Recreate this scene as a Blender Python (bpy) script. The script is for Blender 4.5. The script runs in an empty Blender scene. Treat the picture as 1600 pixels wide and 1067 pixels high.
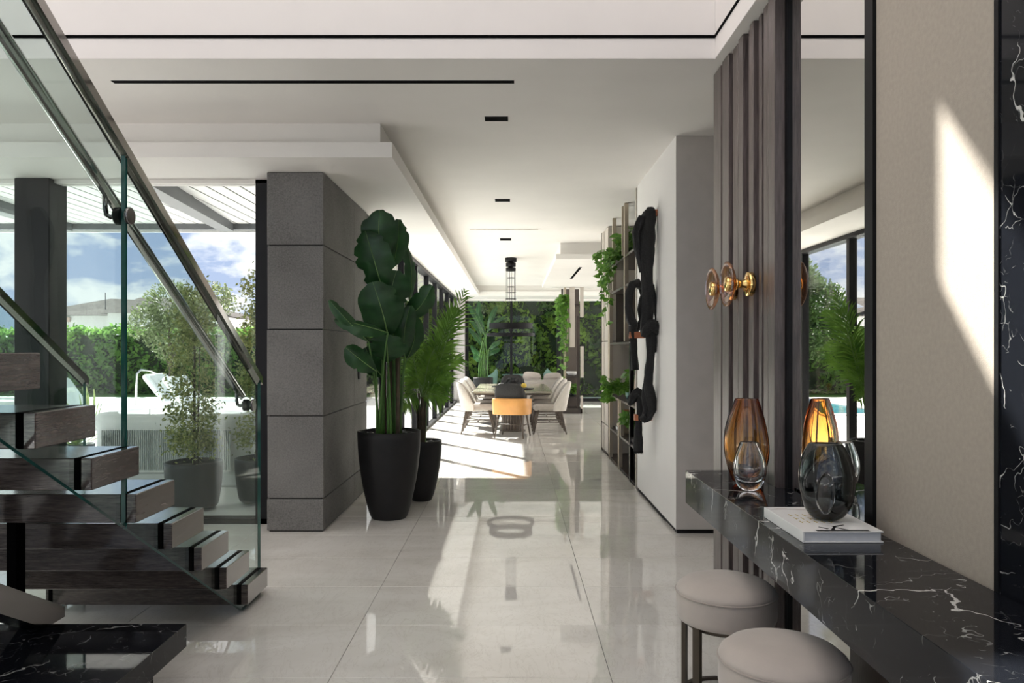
import bpy, math, random
from mathutils import Vector, Matrix, Euler
import numpy as np
R = math.radians
PI = math.pi
scene = bpy.context.scene
COL = scene.collection
random.seed(7)

# ------------------------------------------------------------------ camera, world, sun, exposure
F = 1180.0                      # focal length in pixels of the 1600 x 1067 frame
EYE = 1.5
cam_d = bpy.data.cameras.new('camera'); cam = bpy.data.objects.new('camera', cam_d); COL.objects.link(cam)
cam.location = (0, 0, EYE); cam.rotation_euler = (R(90), 0, 0)
cam_d.sensor_width = 36; cam_d.sensor_fit = 'HORIZONTAL'; cam_d.lens = 36 * F / 1600
cam_d.shift_x = -1.0 / 1600; cam_d.shift_y = 12.5 / 1600
cam_d.clip_start = 0.02; cam_d.clip_end = 500
scene.camera = cam

W = bpy.data.worlds.new('sky'); scene.world = W; W.use_nodes = True
nt = W.node_tree; nt.nodes.clear()
def wn(t, **k):
    n = nt.nodes.new(t)
    for a, b in k.items(): setattr(n, a, b)
    return n
out = wn('ShaderNodeOutputWorld'); bg = wn('ShaderNodeBackground'); bg.inputs[1].default_value = 1.0
tc = wn('ShaderNodeTexCoord'); sep = wn('ShaderNodeSeparateXYZ')
mp = wn('ShaderNodeMapping'); mp.inputs['Scale'].default_value = (2.2, 2.2, 5.0); mp.inputs['Location'].default_value = (.6, 1.3, .25)
nz = wn('ShaderNodeTexNoise'); nz.inputs['Scale'].default_value = 3.1; nz.inputs['Detail'].default_value = 9; nz.inputs['Roughness'].default_value = .56
nz.inputs['Distortion'].default_value = .25
cr = wn('ShaderNodeValToRGB'); cr.color_ramp.elements[0].position = .455; cr.color_ramp.elements[1].position = .545
grad = wn('ShaderNodeValToRGB'); g = grad.color_ramp
g.elements[0].position = 0.0; g.elements[0].color = (.42, .49, .66, 1)
g.elements[1].position = .75; g.elements[1].color = (.16, .26, .50, 1)
e = g.elements.new(.25); e.color = (.27, .36, .58, 1)
mx = wn('ShaderNodeMixRGB'); mx.inputs[2].default_value = (.86, .86, .87, 1)
nt.links.new(tc.outputs['Generated'], mp.inputs[0]); nt.links.new(mp.outputs[0], nz.inputs[0])
nt.links.new(nz.outputs[0], cr.inputs[0]); nt.links.new(tc.outputs['Generated'], sep.inputs[0])
nt.links.new(sep.outputs[2], grad.inputs[0]); nt.links.new(cr.outputs[0], mx.inputs[0])
nt.links.new(grad.outputs[0], mx.inputs[1]); nt.links.new(mx.outputs[0], bg.inputs[0])
nt.links.new(bg.outputs[0], out.inputs[0])
bg.inputs[1].default_value = 1.0

sun_d = bpy.data.lights.new('sun', 'SUN'); sun = bpy.data.objects.new('sun', sun_d); COL.objects.link(sun)
sun_d.energy = 15.5; sun_d.angle = R(1.0); sun_d.color = (1, .96, .90)
TO_SUN = Vector((-.61, .79, .93)).normalized()
sun.rotation_euler = TO_SUN.to_track_quat('Z', 'Y').to_euler(); sun.location = (-12, 16, 20)

vs = scene.view_settings
vs.view_transform = 'Standard'; vs.look = 'None'; vs.gamma = 1; vs.use_curve_mapping = False
vs.exposure = 0.6
scene.cycles.use_denoising = True
scene.cycles.max_bounces = 14; scene.cycles.diffuse_bounces = 6; scene.cycles.glossy_bounces = 6
scene.cycles.transmission_bounces = 10; scene.cycles.transparent_max_bounces = 24
scene.cycles.caustics_reflective = False; scene.cycles.caustics_refractive = False
scene.cycles.sample_clamp_indirect = 6.0

def area(name, loc, rot, sx, sy, power, col):
    d = bpy.data.lights.new(name, 'AREA'); d.shape = 'RECTANGLE'; d.size = sx; d.size_y = sy; d.energy = power; d.color = col
    o = bpy.data.objects.new(name, d); COL.objects.link(o); o.location = loc; o.rotation_euler = rot; return o
# added area lights, out of view, that brighten the interior beyond sun and sky
area('rear_fill', (-2.4, -3.9, 3.2), (R(90), 0, 0), 7.0, 6.2, 12, (1, .965, .93))  # fill added inside the rear glazing, behind the camera
area('void_fill', (-2.0, 1.9, 6.55), (0, 0, 0), 6.0, 4.5, 105, (1, .95, .93))  # fill added under the closed void ceiling, no skylight is built there
area('left_fill', (-5.95, 3.6, 1.7), (R(90), 0, R(-90)), 3.6, 2.9, 60, (1, .965, .94))  # fill added in front of the solid left wall, off frame
area('living_fill', (4.9, 16.5, 1.5), (R(90), 0, R(90)), 9.0, 2.7, 120, (1, .97, .93))  # fill added in front of the solid living room wall, out of view
# ------------------------------------------------------------------ helpers
def at(px, py, d):
    """photo pixel + distance along the room -> point"""
    return Vector(((px - 801) * d / F, d, EYE - (py - 546) * d / F))

class MB:
    """collects geometry, builds ONE mesh"""
    def __init__(s): s.v = []; s.f = []; s.m = []; s.sm = []
    def add(s, vs_, fs, mi=0, smooth=False):
        b = len(s.v); s.v += [tuple(v) for v in vs_]
        for f in fs: s.f.append(tuple(b + i for i in f)); s.m.append(mi); s.sm.append(smooth)
        return s
    def box(s, x0, x1, y0, y1, z0, z1, mi=0, M=None):
        x0, x1 = min(x0, x1), max(x0, x1); y0, y1 = min(y0, y1), max(y0, y1); z0, z1 = min(z0, z1), max(z0, z1)
        v = [(x0,y0,z0),(x1,y0,z0),(x1,y1,z0),(x0,y1,z0),(x0,y0,z1),(x1,y0,z1),(x1,y1,z1),(x0,y1,z1)]
        if M: v = [M @ Vector(p) for p in v]
        return s.add(v, [(3,2,1,0),(4,5,6,7),(0,1,5,4),(1,2,6,5),(2,3,7,6),(3,0,4,7)], mi)
    def cbox(s, x0, x1, y0, y1, z0, z1, b=.006, mi=0, M=None):
        """box with chamfered edges"""
        v = []
        for z, i in ((z0, b), (z0 + b, 0), (z1 - b, 0), (z1, b)):
            a = [(x0+i+b,y0+i),(x1-i-b,y0+i),(x1-i,y0+i+b),(x1-i,y1-i-b),(x1-i-b,y1-i),(x0+i+b,y1-i),(x0+i,y1-i-b),(x0+i,y0+i+b)]
            v += [(p[0], p[1], z) for p in a]
        f = [tuple(range(7, -1, -1)), tuple(range(24, 32))]
        for r in range(3):
            for k in range(8):
                j = (k + 1) % 8; f.append((r*8+k, r*8+j, r*8+8+j, r*8+8+k))
        if M: v = [M @ Vector(p) for p in v]
        return s.add(v, f, mi)
    def prism(s, pts, off, mi=0, smooth=False):
        """polygon pts (3d, planar) extruded by off"""
        n = len(pts); off = Vector(off)
        v = [Vector(p) for p in pts] + [Vector(p) + off for p in pts]
        f = [tuple(range(n))[::-1], tuple(range(n, 2*n))]
        s.add(v, f, mi)
        b = len(s.v) - 2 * n
        for k in range(n):
            j = (k+1) % n; s.f.append((b+k, b+j, b+n+j, b+n+k)); s.m.append(mi); s.sm.append(smooth)
        return s
    def lathe(s, prof, c=(0,0,0), n=32, mi=0, sx=1, sy=1, smooth=True, rot=None, cap=True):
        v = []; f = []
        for r, z in prof:
            for k in range(n):
                a = 2*PI*k/n; v.append(Vector((r*math.cos(a)*sx, r*math.sin(a)*sy, z)))
        for i in range(len(prof)-1):
            for k in range(n):
                j = (k+1) % n; f.append((i*n+k, i*n+j, (i+1)*n+j, (i+1)*n+k))
        if rot: v = [rot @ p for p in v]
        v = [p + Vector(c) for p in v]
        s.add(v, f, mi, smooth)
        if cap:
            b = len(s.v) - len(v)
            if prof[0][0] > 1e-5: s.f.append(tuple(b+k for k in range(n))[::-1]); s.m.append(mi); s.sm.append(False)
            if prof[-1][0] > 1e-5: s.f.append(tuple(b+(len(prof)-1)*n+k for k in range(n))); s.m.append(mi); s.sm.append(False)
        return s
    def tube(s, pts, r, n=10, mi=0, flat=1.0, smooth=True, rfun=None, cap=True):
        pts = [Vector(p) for p in pts]; m = len(pts); v = []; f = []
        up = Vector((0, 0, 1)); pn = None
        for i, p in enumerate(pts):
            t = (pts[min(i+1, m-1)] - pts[max(i-1, 0)])
            if t.length < 1e-9: t = Vector((0, 0, 1))
            t.normalize()
            if pn is None:
                a = up if abs(t.dot(up)) < .9 else Vector((1, 0, 0))
                pn = (a - t * a.dot(t)).normalized()
            else:
                pn = pn - t * pn.dot(t)
                pn = pn.normalized() if pn.length > 1e-6 else t.orthogonal().normalized()
            bn = t.cross(pn)
            rr = r if not hasattr(r, '__len__') else r[i]
            for k in range(n):
                a = 2*PI*k/n
                q = rr if rfun is None else rr * rfun(a, i)
                v.append(p + pn*math.cos(a)*q + bn*math.sin(a)*q*flat)
        for i in range(m-1):
            for k in range(n):
                j = (k+1) % n; f.append((i*n+k, i*n+j, (i+1)*n+j, (i+1)*n+k))
        s.add(v, f, mi, smooth)
        if cap:
            b = len(s.v) - len(v)
            s.f.append(tuple(b+k for k in range(n))[::-1]); s.m.append(mi); s.sm.append(False)
            s.f.append(tuple(b+(m-1)*n+k for k in range(n))); s.m.append(mi); s.sm.append(False)
        return s
    def grid(s, P, mi=0, smooth=True, closeu=False):
        """P[i][j] points"""
        nu, nv = len(P), len(P[0]); v = [p for row in P for p in row]; f = []
        for i in range(nu if closeu else nu-1):
            for j in range(nv-1):
                a = (i+1) % nu
                f.append((i*nv+j, a*nv+j, a*nv+j+1, i*nv+j+1))
        return s.add(v, f, mi, smooth)
    def build(s, name, mats, parent=None, loc=None):
        me = bpy.data.meshes.new(name)
        base = Vector((0, 0, 0)); p = parent
        while p is not None: base += Vector(p.location); p = p.parent
        if loc is not None and parent is None: base = Vector(loc)
        vv = [(v[0]-base.x, v[1]-base.y, v[2]-base.z) for v in s.v]
        me.from_pydata(vv, [], s.f)
        mats = mats if isinstance(mats, (list, tuple)) else [mats]
        for m in mats: me.materials.append(m)
        me.polygons.foreach_set('material_index', s.m)
        me.polygons.foreach_set('use_smooth', s.sm)
        me.update()
        o = bpy.data.objects.new(name, me); COL.objects.link(o)
        if parent is not None: o.parent = parent
        else: o.location = base
        return o

def thing(name, label, cat, loc=(0, 0, 0), group=None, rz=0):
    o = bpy.data.objects.new(name, None); COL.objects.link(o)
    o.location = loc; o.rotation_euler = (0, 0, rz); o.empty_display_size = .1
    o['label'] = label; o['category'] = cat
    if group: o['group'] = group
    return o
def tag(o, label, cat, group=None, kind=None):
    o['label'] = label; o['category'] = cat
    if group: o['group'] = group
    if kind: o['kind'] = kind
    return o
def struct(name, mb, mat, parent=None):
    o = mb.build(name, mat, parent)
    if parent is None: o['kind'] = 'structure'
    return o
def structroot(name, loc=(0, 0, 0)):
    o = bpy.data.objects.new(name, None); COL.objects.link(o); o.location = loc; o['kind'] = 'structure'; return o
KIDS = {}
def copy_tree(o, parent=None, kids=None):
    c = o.copy(); COL.objects.link(c); c.parent = parent
    for ch in [x for x in bpy.data.objects if x.parent == o]: copy_tree(ch, c)
    return c
def bevel(o, w=.01, seg=2):
    m = o.modifiers.new('bevel', 'BEVEL'); m.width = w; m.segments = seg; m.limit_method = 'ANGLE'; m.angle_limit = R(40)
    return o
def subsurf(o, n=1):
    m = o.modifiers.new('subsurf', 'SUBSURF'); m.levels = n; m.render_levels = n
    return o

# ------------------------------------------------------------------ materials
def newmat(name):
    m = bpy.data.materials.new(name); m.use_nodes = True; t = m.node_tree
    return m, t, t.nodes['Principled BSDF']
def N(t, typ, **k):
    n = t.nodes.new(typ)
    for a, b in k.items(): setattr(n, a, b)
    return n
def ramp(t, stops):
    r = N(t, 'ShaderNodeValToRGB'); e = r.color_ramp.elements
    e[0].position, e[0].color = stops[0][0], (*stops[0][1], 1)
    e[1].position, e[1].color = stops[-1][0], (*stops[-1][1], 1)
    for p, c in stops[1:-1]:
        x = e.new(p); x.color = (*c, 1)
    return r
def noise(t, scale, detail=4, rough=.5, coord='Object', stretch=(1, 1, 1), dist=0):
    mpn = N(t, 'ShaderNodeMapping'); mpn.inputs['Scale'].default_value = stretch
    if coord == 'World':
        c = N(t, 'ShaderNodeNewGeometry'); t.links.new(c.outputs['Position'], mpn.inputs[0])
    else:
        c = N(t, 'ShaderNodeTexCoord'); t.links.new(c.outputs[coord], mpn.inputs[0])
    n = N(t, 'ShaderNodeTexNoise'); n.inputs['Scale'].default_value = scale; n.inputs['Detail'].default_value = detail
    n.inputs['Roughness'].default_value = rough; n.inputs['Distortion'].default_value = dist
    t.links.new(mpn.outputs[0], n.inputs[0]); return n
def addbump(t, b, h, strength, dist=.01):
    bp = N(t, 'ShaderNodeBump'); bp.inputs['Strength'].default_value = strength; bp.inputs['Distance'].default_value = dist
    t.links.new(h, bp.inputs['Height']); t.links.new(bp.outputs[0], b.inputs['Normal'])
def simple(name, col, rough=.5, metal=0, var=.06, nscale=8, bump=0, bscale=200, spec=.5, coat=0, sheen=0, coord='Object'):
    m, t, b = newmat(name)
    n = noise(t, nscale, 4, coord=coord)
    lo = tuple(c*(1-var) for c in col); hi = tuple(min(1, c*(1+var)) for c in col)
    r = ramp(t, [(.3, lo), (.7, hi)])
    t.links.new(n.outputs[0], r.inputs[0]); t.links.new(r.outputs[0], b.inputs['Base Color'])
    b.inputs['Roughness'].default_value = rough; b.inputs['Metallic'].default_value = metal
    b.inputs['Specular IOR Level'].default_value = spec
    b.inputs['Coat Weight'].default_value = coat; b.inputs['Coat Roughness'].default_value = .05
    b.inputs['Sheen Weight'].default_value = sheen
    if bump:
        n2 = noise(t, bscale, 3, coord=coord); addbump(t, b, n2.outputs[0], bump, .004)
    return m
def wood(name, dark, light, stretch, rough=.45, bump=.3, coord='World'):
    m, t, b = newmat(name)
    n = noise(t, 3.0, 8, .65, coord, stretch, dist=.6)
    n2 = noise(t, 11.0, 4, .7, coord, stretch)
    mxn = N(t, 'ShaderNodeMath', operation='MULTIPLY'); t.links.new(n.outputs[0], mxn.inputs[0]); t.links.new(n2.outputs[0], mxn.inputs[1])
    r = ramp(t, [(.12, dark), (.40, light)])
    t.links.new(mxn.outputs[0], r.inputs[0]); t.links.new(r.outputs[0], b.inputs['Base Color'])
    b.inputs['Roughness'].default_value = rough
    if name == 'dark_stained_oak': b.inputs['Coat Weight'].default_value = 1; b.inputs['Coat Roughness'].default_value = .10; b.inputs['Coat IOR'].default_value = 1.45
    addbump(t, b, n2.outputs[0], bump, .003); return m
def black_marble(name):
    m, t, b = newmat(name)
    g_ = N(t, 'ShaderNodeNewGeometry'); n1 = noise(t, 1.6, 5, .6, 'World')
    sc = N(t, 'ShaderNodeVectorMath', operation='SCALE'); sc.inputs['Scale'].default_value = .9
    ad = N(t, 'ShaderNodeVectorMath', operation='ADD')
    t.links.new(n1.outputs['Color'], sc.inputs[0]); t.links.new(g_.outputs['Position'], ad.inputs[0]); t.links.new(sc.outputs[0], ad.inputs[1])
    col = None
    for s_, w_, lo in ((1.3, .0065, (.50, .49, .47)), (3.4, .006, (.26, .26, .25)), (7.5, .007, (.12, .12, .12))):
        vor = N(t, 'ShaderNodeTexVoronoi', feature='DISTANCE_TO_EDGE'); vor.inputs['Scale'].default_value = s_
        mpn = N(t, 'ShaderNodeMapping'); mpn.inputs['Scale'].default_value = (1, 1.3, .55); mpn.inputs['Rotation'].default_value = (0.2, .3, .5)
        t.links.new(ad.outputs[0], mpn.inputs[0]); t.links.new(mpn.outputs[0], vor.inputs[0])
        brk = noise(t, 2.4 * s_, 3, .6, 'World')
        k = N(t, 'ShaderNodeMapRange'); k.inputs[1].default_value = .50; k.inputs[2].default_value = .66; k.inputs[3].default_value = 0; k.inputs[4].default_value = w_ * 1.6
        t.links.new(brk.outputs[0], k.inputs[0])
        dv = N(t, 'ShaderNodeMath', operation='LESS_THAN'); t.links.new(vor.outputs['Distance'], dv.inputs[0]); t.links.new(k.outputs[0], dv.inputs[1])
        mixn = N(t, 'ShaderNodeMixRGB'); mixn.inputs[2].default_value = (*lo, 1)
        t.links.new(dv.outputs[0], mixn.inputs[0])
        if col is None: mixn.inputs[1].default_value = (.008, .009, .012, 1)
        else: t.links.new(col, mixn.inputs[1])
        col = mixn.outputs[0]
    t.links.new(col, b.inputs['Base Color']); b.inputs['Roughness'].default_value = .05; b.inputs['Specular IOR Level'].default_value = .20
    return m
def floor_marble(name):
    m, t, b = newmat(name)
    oi = N(t, 'ShaderNodeObjectInfo')
    n1 = noise(t, .9, 7, .6, 'World', (1, 1.8, 1), dist=1.2); n2 = noise(t, 3.2, 6, .7, 'World', (2, .7, 1), dist=2.0)
    r1 = ramp(t, [(.3, (.66, .63, .585)), (.5, (.74, .715, .675)), (.7, (.80, .78, .745))])
    t.links.new(n1.outputs[0], r1.inputs[0])
    r2 = ramp(t, [(.485, (1, 1, 1)), (.50, (.80, .78, .76)), (.52, (1, 1, 1))]); t.links.new(n2.outputs[0], r2.inputs[0])
    mu = N(t, 'ShaderNodeMixRGB', blend_type='MULTIPLY'); mu.inputs[0].default_value = .6
    t.links.new(r1.outputs[0], mu.inputs[1]); t.links.new(r2.outputs[0], mu.inputs[2])
    rr = ramp(t, [(0, (.93, .93, .93)), (1, (1, 1, 1))]); t.links.new(oi.outputs['Random'], rr.inputs[0])
    mu2 = N(t, 'ShaderNodeMixRGB', blend_type='MULTIPLY'); mu2.inputs[0].default_value = 1
    t.links.new(mu.outputs[0], mu2.inputs[1]); t.links.new(rr.outputs[0], mu2.inputs[2])
    t.links.new(mu2.outputs[0], b.inputs['Base Color']); b.inputs['Roughness'].default_value = .03
    b.inputs['IOR'].default_value = 1.6
    wob = noise(t, 2.0, 1, .4, 'World'); addbump(t, b, wob.outputs[0], .02, .01)
    return m
def stone(name, lo, hi, rough=.8):
    m, t, b = newmat(name)
    n1 = noise(t, 75, 5, .85, 'World'); n2 = noise(t, 1.5, 3, .5, 'World')
    r = ramp(t, [(.32, lo), (.5, tuple((a+c)/2 for a, c in zip(lo, hi))), (.72, hi)])
    mu = N(t, 'ShaderNodeMath', operation='MULTIPLY_ADD'); mu.inputs[1].default_value = .35; mu.inputs[2].default_value = 0
    t.links.new(n2.outputs[0], mu.inputs[0])
    ad = N(t, 'ShaderNodeMath', operation='MULTIPLY_ADD'); ad.inputs[1].default_value = .65
    t.links.new(n1.outputs[0], ad.inputs[0]); t.links.new(mu.outputs[0], ad.inputs[2])
    t.links.new(ad.outputs[0], r.inputs[0]); t.links.new(r.outputs[0], b.inputs['Base Color'])
    b.inputs['Roughness'].default_value = rough; addbump(t, b, n1.outputs[0], .5, .003)
    return m
def glass_pane(name, tint=(.96, .98, .97), f0=.05, grough=0.0, edge=.7):
    """thin architectural glass: clear with a sheen that grows at grazing angles"""
    m = bpy.data.materials.new(name); m.use_nodes = True; t = m.node_tree; t.nodes.clear()
    o = N(t, 'ShaderNodeOutputMaterial'); tr = N(t, 'ShaderNodeBsdfTransparent'); gl = N(t, 'ShaderNodeBsdfGlossy')
    gl.inputs['Roughness'].default_value = grough; tr.inputs[0].default_value = (*tint, 1)
    lw = N(t, 'ShaderNodeLayerWeight'); lw.inputs[0].default_value = .5
    pw = N(t, 'ShaderNodeMath', operation='POWER'); pw.inputs[1].default_value = 5
    ma = N(t, 'ShaderNodeMath', operation='MULTIPLY_ADD'); ma.inputs[1].default_value = edge - f0; ma.inputs[2].default_value = f0
    mxs = N(t, 'ShaderNodeMixShader')
    t.links.new(lw.outputs['Facing'], pw.inputs[0]); t.links.new(pw.outputs[0], ma.inputs[0]); t.links.new(ma.outputs[0], mxs.inputs[0])
    t.links.new(tr.outputs[0], mxs.inputs[1]); t.links.new(gl.outputs[0], mxs.inputs[2]); t.links.new(mxs.outputs[0], o.inputs[0])
    return m
def solid_glass(name, col, rough=.0, ior=1.48, dens=12):
    m, t, b = newmat(name)
    n = noise(t, 14, 3, .5); n2 = noise(t, 3, 2)
    b.inputs['Base Color'].default_value = (*[c_**.35 for c_ in col], 1); b.inputs['Transmission Weight'].default_value = 1
    b.inputs['Roughness'].default_value = rough; b.inputs['IOR'].default_value = ior
    va = N(t, 'ShaderNodeVolumeAbsorption'); va.inputs['Color'].default_value = (*col, 1); va.inputs['Density'].default_value = dens
    if name == 'amber_glass':       # the blown glass is thicker and darker towards its neck
        tcn = N(t, 'ShaderNodeTexCoord'); sx_ = N(t, 'ShaderNodeSeparateXYZ'); mr_ = N(t, 'ShaderNodeMapRange')
        mr_.inputs[1].default_value = .22; mr_.inputs[2].default_value = .40; mr_.inputs[3].default_value = dens; mr_.inputs[4].default_value = dens*3.5
        t.links.new(tcn.outputs['Object'], sx_.inputs[0]); t.links.new(sx_.outputs[2], mr_.inputs[0]); t.links.new(mr_.outputs[0], va.inputs['Density'])
    t.links.new(va.outputs[0], t.nodes['Material Output'].inputs['Volume'])
    addbump(t, b, n2.outputs[0], .25, .02)
    return m
def leaf_mat(name, c0, c1, rough=.4, trans=.35, edge=None, nscale=9):
    m, t, b = newmat(name)
    n = noise(t, nscale, 3, .5, 'World'); r = ramp(t, [(.3, c0), (.7, c1)]); t.links.new(n.outputs[0], r.inputs[0])
    t.links.new(r.outputs[0], b.inputs['Base Color']); b.inputs['Roughness'].default_value = rough
    tl = N(t, 'ShaderNodeBsdfTranslucent'); t.links.new(r.outputs[0], tl.inputs[0])
    ms = N(t, 'ShaderNodeMixShader'); ms.inputs[0].default_value = trans
    t.links.new(b.outputs[0], ms.inputs[1]); t.links.new(tl.outputs[0], ms.inputs[2]); t.links.new(ms.outputs[0], t.nodes['Material Output'].inputs[0])
    return m

M = {}
M['floor'] = floor_marble('polished_cream_marble')
M['grout'] = simple('grout', (.50, .48, .45), .8)
M['ceil'] = simple('ceiling_paint', (.78, .76, .73), .7, var=.02, nscale=2)
M['wall'] = simple('wall_paint', (.77, .755, .74), .6, var=.02, nscale=2)
M['pinkwall'] = simple('fascia_paint', (.76, .72, .70), .6, var=.02, nscale=2)
M['greywall'] = simple('grey_wall_covering', (.46, .43, .41), .7, var=.04, bump=.1)
M['linen'] = simple('linen_wall_panel', (.37, .32, .27), .75, var=.06, nscale=60, bump=.25, bscale=350)
M['black'] = simple('black_metal', (.008, .008, .009), .4, var=.1, spec=.15)
M['blackframe'] = simple('black_aluminium', (.010, .010, .012), .45, var=.1, spec=.2)
M['slot'] = simple('black_slot', (.003, .003, .003), .8, var=.1, spec=.02)
M['bmarble'] = black_marble('black_marble')
M['stone'] = stone('grey_basalt_stone', (.060, .059, .057), (.25, .244, .235))
M['stone_side'] = M['stone']
M['tread'] = wood('dark_stained_oak', (.022, .018, .016), (.13, .105, .095), (1.6, 1.6, 18), .2, .12)
M['slat'] = wood('dark_walnut_slat', (.06, .046, .044), (.17, .135, .128), (14, 14, .8), .33)
M['darkwood'] = wood('espresso_wood', (.02, .014, .012), (.055, .038, .03), (8, 8, 1), .4)
M['steel'] = simple('polished_steel', (.62, .60, .58), .06, 1, var=.05, nscale=3)
M['capsteel'] = simple('smoked_polished_steel', (.36, .34, .32), .07, 1, var=.05, nscale=3)
M['dsteel'] = simple('dark_polished_steel', (.20, .19, .19), .12, 1, var=.1, nscale=3)
M['brass'] = simple('polished_brass', (.86, .58, .22), .14, 1, var=.05)
M['champagne'] = simple('champagne_metal', (.50, .43, .34), .35, .8, var=.05)
M['bronze'] = simple('bronze_metal', (.09, .075, .06), .35, .9, var=.1)
M['mirror'] = simple('mirror', (.80, .79, .76), .0, 1, var=.0)
M['glass'] = glass_pane('window_glass', (.97, .985, .98), .018)
M['farglass'] = glass_pane('tinted_window_glass', (.82, .89, .87), .025)
M['stairglass'] = glass_pane('stair_glass', (.82, .88, .865), .012, edge=.4)
M['glassedge'] = simple('green_glass_edge', (.015, .10, .085), .15, var=.3, nscale=6, spec=.8)
M['velvet'] = simple('taupe_velvet', (.44, .385, .345), .8, var=.07, nscale=7, bump=.1, sheen=.35)
M['velvet2'] = simple('taupe_velvet_piping', (.36, .31, .275), .8, var=.07, nscale=7, sheen=.3)
M['chairfab'] = simple('ivory_upholstery', (.62, .585, .54), .8, var=.05, nscale=20, bump=.15)
M['chairin'] = simple('greige_upholstery', (.42, .385, .35), .8, var=.05, nscale=20, bump=.15)
M['tan'] = simple('tan_leather', (.70, .34, .10), .45, var=.06, nscale=12)
M['boucle'] = simple('charcoal_boucle', (.035, .034, .034), .9, var=.5, nscale=120, bump=.8, bscale=120)
M['ltwood'] = wood('smoked_oak', (.055, .042, .034), (.16, .125, .10), (10, 10, 1), .45)
M['tabletop'] = simple('onyx_table_top', (.40, .375, .30), .12, var=.22, nscale=3, coord='World')
M['pot'] = simple('matte_black_planter', (.014, .014, .015), .5, var=.15, spec=.3)
M['pebble'] = simple('black_pebble', (.018, .018, .018), .25, var=.4, nscale=30)
M['soil'] = simple('soil', (.03, .022, .015), .9, var=.4, nscale=30)
M['bop'] = leaf_mat('bird_of_paradise_leaf', (.012, .050, .016), (.030, .105, .030), .32, .22)
M['boprib'] = simple('leaf_midrib', (.16, .28, .08), .45)
M['bopstem'] = simple('green_stem', (.07, .17, .035), .4, var=.4, nscale=6)
M['trunk'] = simple('brown_stem', (.075, .055, .035), .7, var=.4, nscale=14)
M['palm'] = leaf_mat('palm_leaflet', (.08, .20, .03), (.22, .40, .07), .3, .4)
M['vine'] = leaf_mat('pothos_leaf', (.05, .17, .02), (.20, .38, .06), .35, .35, nscale=30)
M['hedge'] = leaf_mat('hedge_leaf', (.06, .17, .03), (.24, .42, .09), .5, .5, nscale=3)
M['fhedge'] = leaf_mat('tall_hedge_leaf', (.04, .11, .02), (.42, .55, .08), .5, .5, nscale=1.6)
M['topiary'] = leaf_mat('variegated_leaf', (.05, .12, .02), (.62, .62, .25), .5, .3, nscale=28)
M['treeleaf'] = leaf_mat('tree_leaf', (.03, .07, .02), (.10, .18, .05), .55, .3, nscale=3)
M['olive'] = leaf_mat('olive_leaf', (.10, .13, .06), (.24, .28, .13), .55, .3, nscale=5)
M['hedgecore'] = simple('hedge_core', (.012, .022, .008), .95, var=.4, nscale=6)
M['spiky'] = leaf_mat('agave_leaf', (.10, .19, .05), (.38, .42, .16), .4, .3, nscale=14)
M['terrace'] = simple('terrace_paving', (.80, .79, .77), .6, var=.05, nscale=2, coord='World')
M['lawn'] = simple('lawn', (.10, .22, .03), .9, var=.4, nscale=40, coord='World', bump=.6)
M['water'] = simple('pool_water', (.10, .34, .42), .03, var=.15, nscale=2, bump=.15, bscale=6, coord='World')
M['outwhite'] = simple('white_outdoor_fabric', (.80, .80, .79), .7, var=.03)
M['outframe'] = simple('white_outdoor_frame', (.75, .75, .74), .5, var=.03)
M['outgrey'] = simple('pale_grey_outdoor_fabric', (.60, .61, .60), .75, var=.04)
M['rope'] = simple('grey_rope', (.42, .44, .43), .7, var=.1)
M['plank'] = simple('white_soffit_board', (.45, .45, .445), .45, var=.03)
M['beam'] = simple('grey_steel_beam', (.07, .075, .08), .5, var=.1)
M['render'] = simple('house_render', (.80, .79, .77), .8, var=.04)
M['rooftile'] = simple('pale_roof_tile', (.10, .09, .085), .9, var=.25, nscale=3, spec=.02)
M['shutter'] = simple('house_window_glass', (.05, .06, .07), .2)
M['trim_pink'] = simple('shutter_box', (.55, .42, .36), .7)
M['amber'] = solid_glass('amber_glass', (.74, .36, .05), dens=45)
M['clear'] = solid_glass('clear_glass', (.75, .77, .80), dens=5)
M['smoke'] = solid_glass('smoke_glass', (.12, .15, .16), dens=60)
M['discglass'] = glass_pane('peach_disc_glass', (.86, .60, .44), .12)
M['bookcover'] = simple('white_book_cover', (.80, .79, .78), .35, var=.02)
M['paper'] = simple('book_pages', (.66, .67, .70), .8, var=.05, nscale=50)
M['gold'] = simple('gold_print', (.55, .42, .10), .4, var=.05)
M['ink'] = simple('black_print', (.02, .02, .02), .4)
M['knit'] = simple('black_knit', (.014, .014, .015), .85, var=.5, nscale=80, bump=1.0, bscale=160)
M['peg'] = simple('terracotta_peg', (.42, .14, .06), .6, var=.1)
M['shelfback'] = simple('taupe_shelf_back', (.085, .068, .057), .6, var=.08)
M['shelfpanel'] = simple('greige_lacquer_panel', (.46, .42, .375), .45, var=.03)
M['shelfdark'] = simple('dark_bronze_shelf', (.035, .027, .023), .35, var=.1)
M['rock'] = simple('pink_stone', (.40, .29, .25), .7, var=.15, nscale=9)
M['teal'] = simple('teal_pot', (.16, .30, .29), .4)
M['slate'] = simple('slate_pot', (.025, .03, .032), .5, spec=.3)
M['bookmix'] = simple('beige_book_cover', (.50, .42, .33), .6)
M['bookorange'] = simple('orange_book_cover', (.60, .28, .12), .6)
M['cushion'] = simple('beige_cushion', (.55, .49, .45), .85, var=.06, nscale=20, bump=.2)
M['sofa'] = simple('greige_sofa', (.40, .365, .335), .85, var=.05)
M['mint'] = simple('mint_outdoor_fabric', (.45, .58, .50), .75)
M['yellow'] = simple('yellow_cushion', (.70, .50, .08), .7)
M['pend'] = simple('black_pendant', (.010, .010, .011), .5, var=.1, spec=.15)
M['carpet'] = M['grout']

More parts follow.
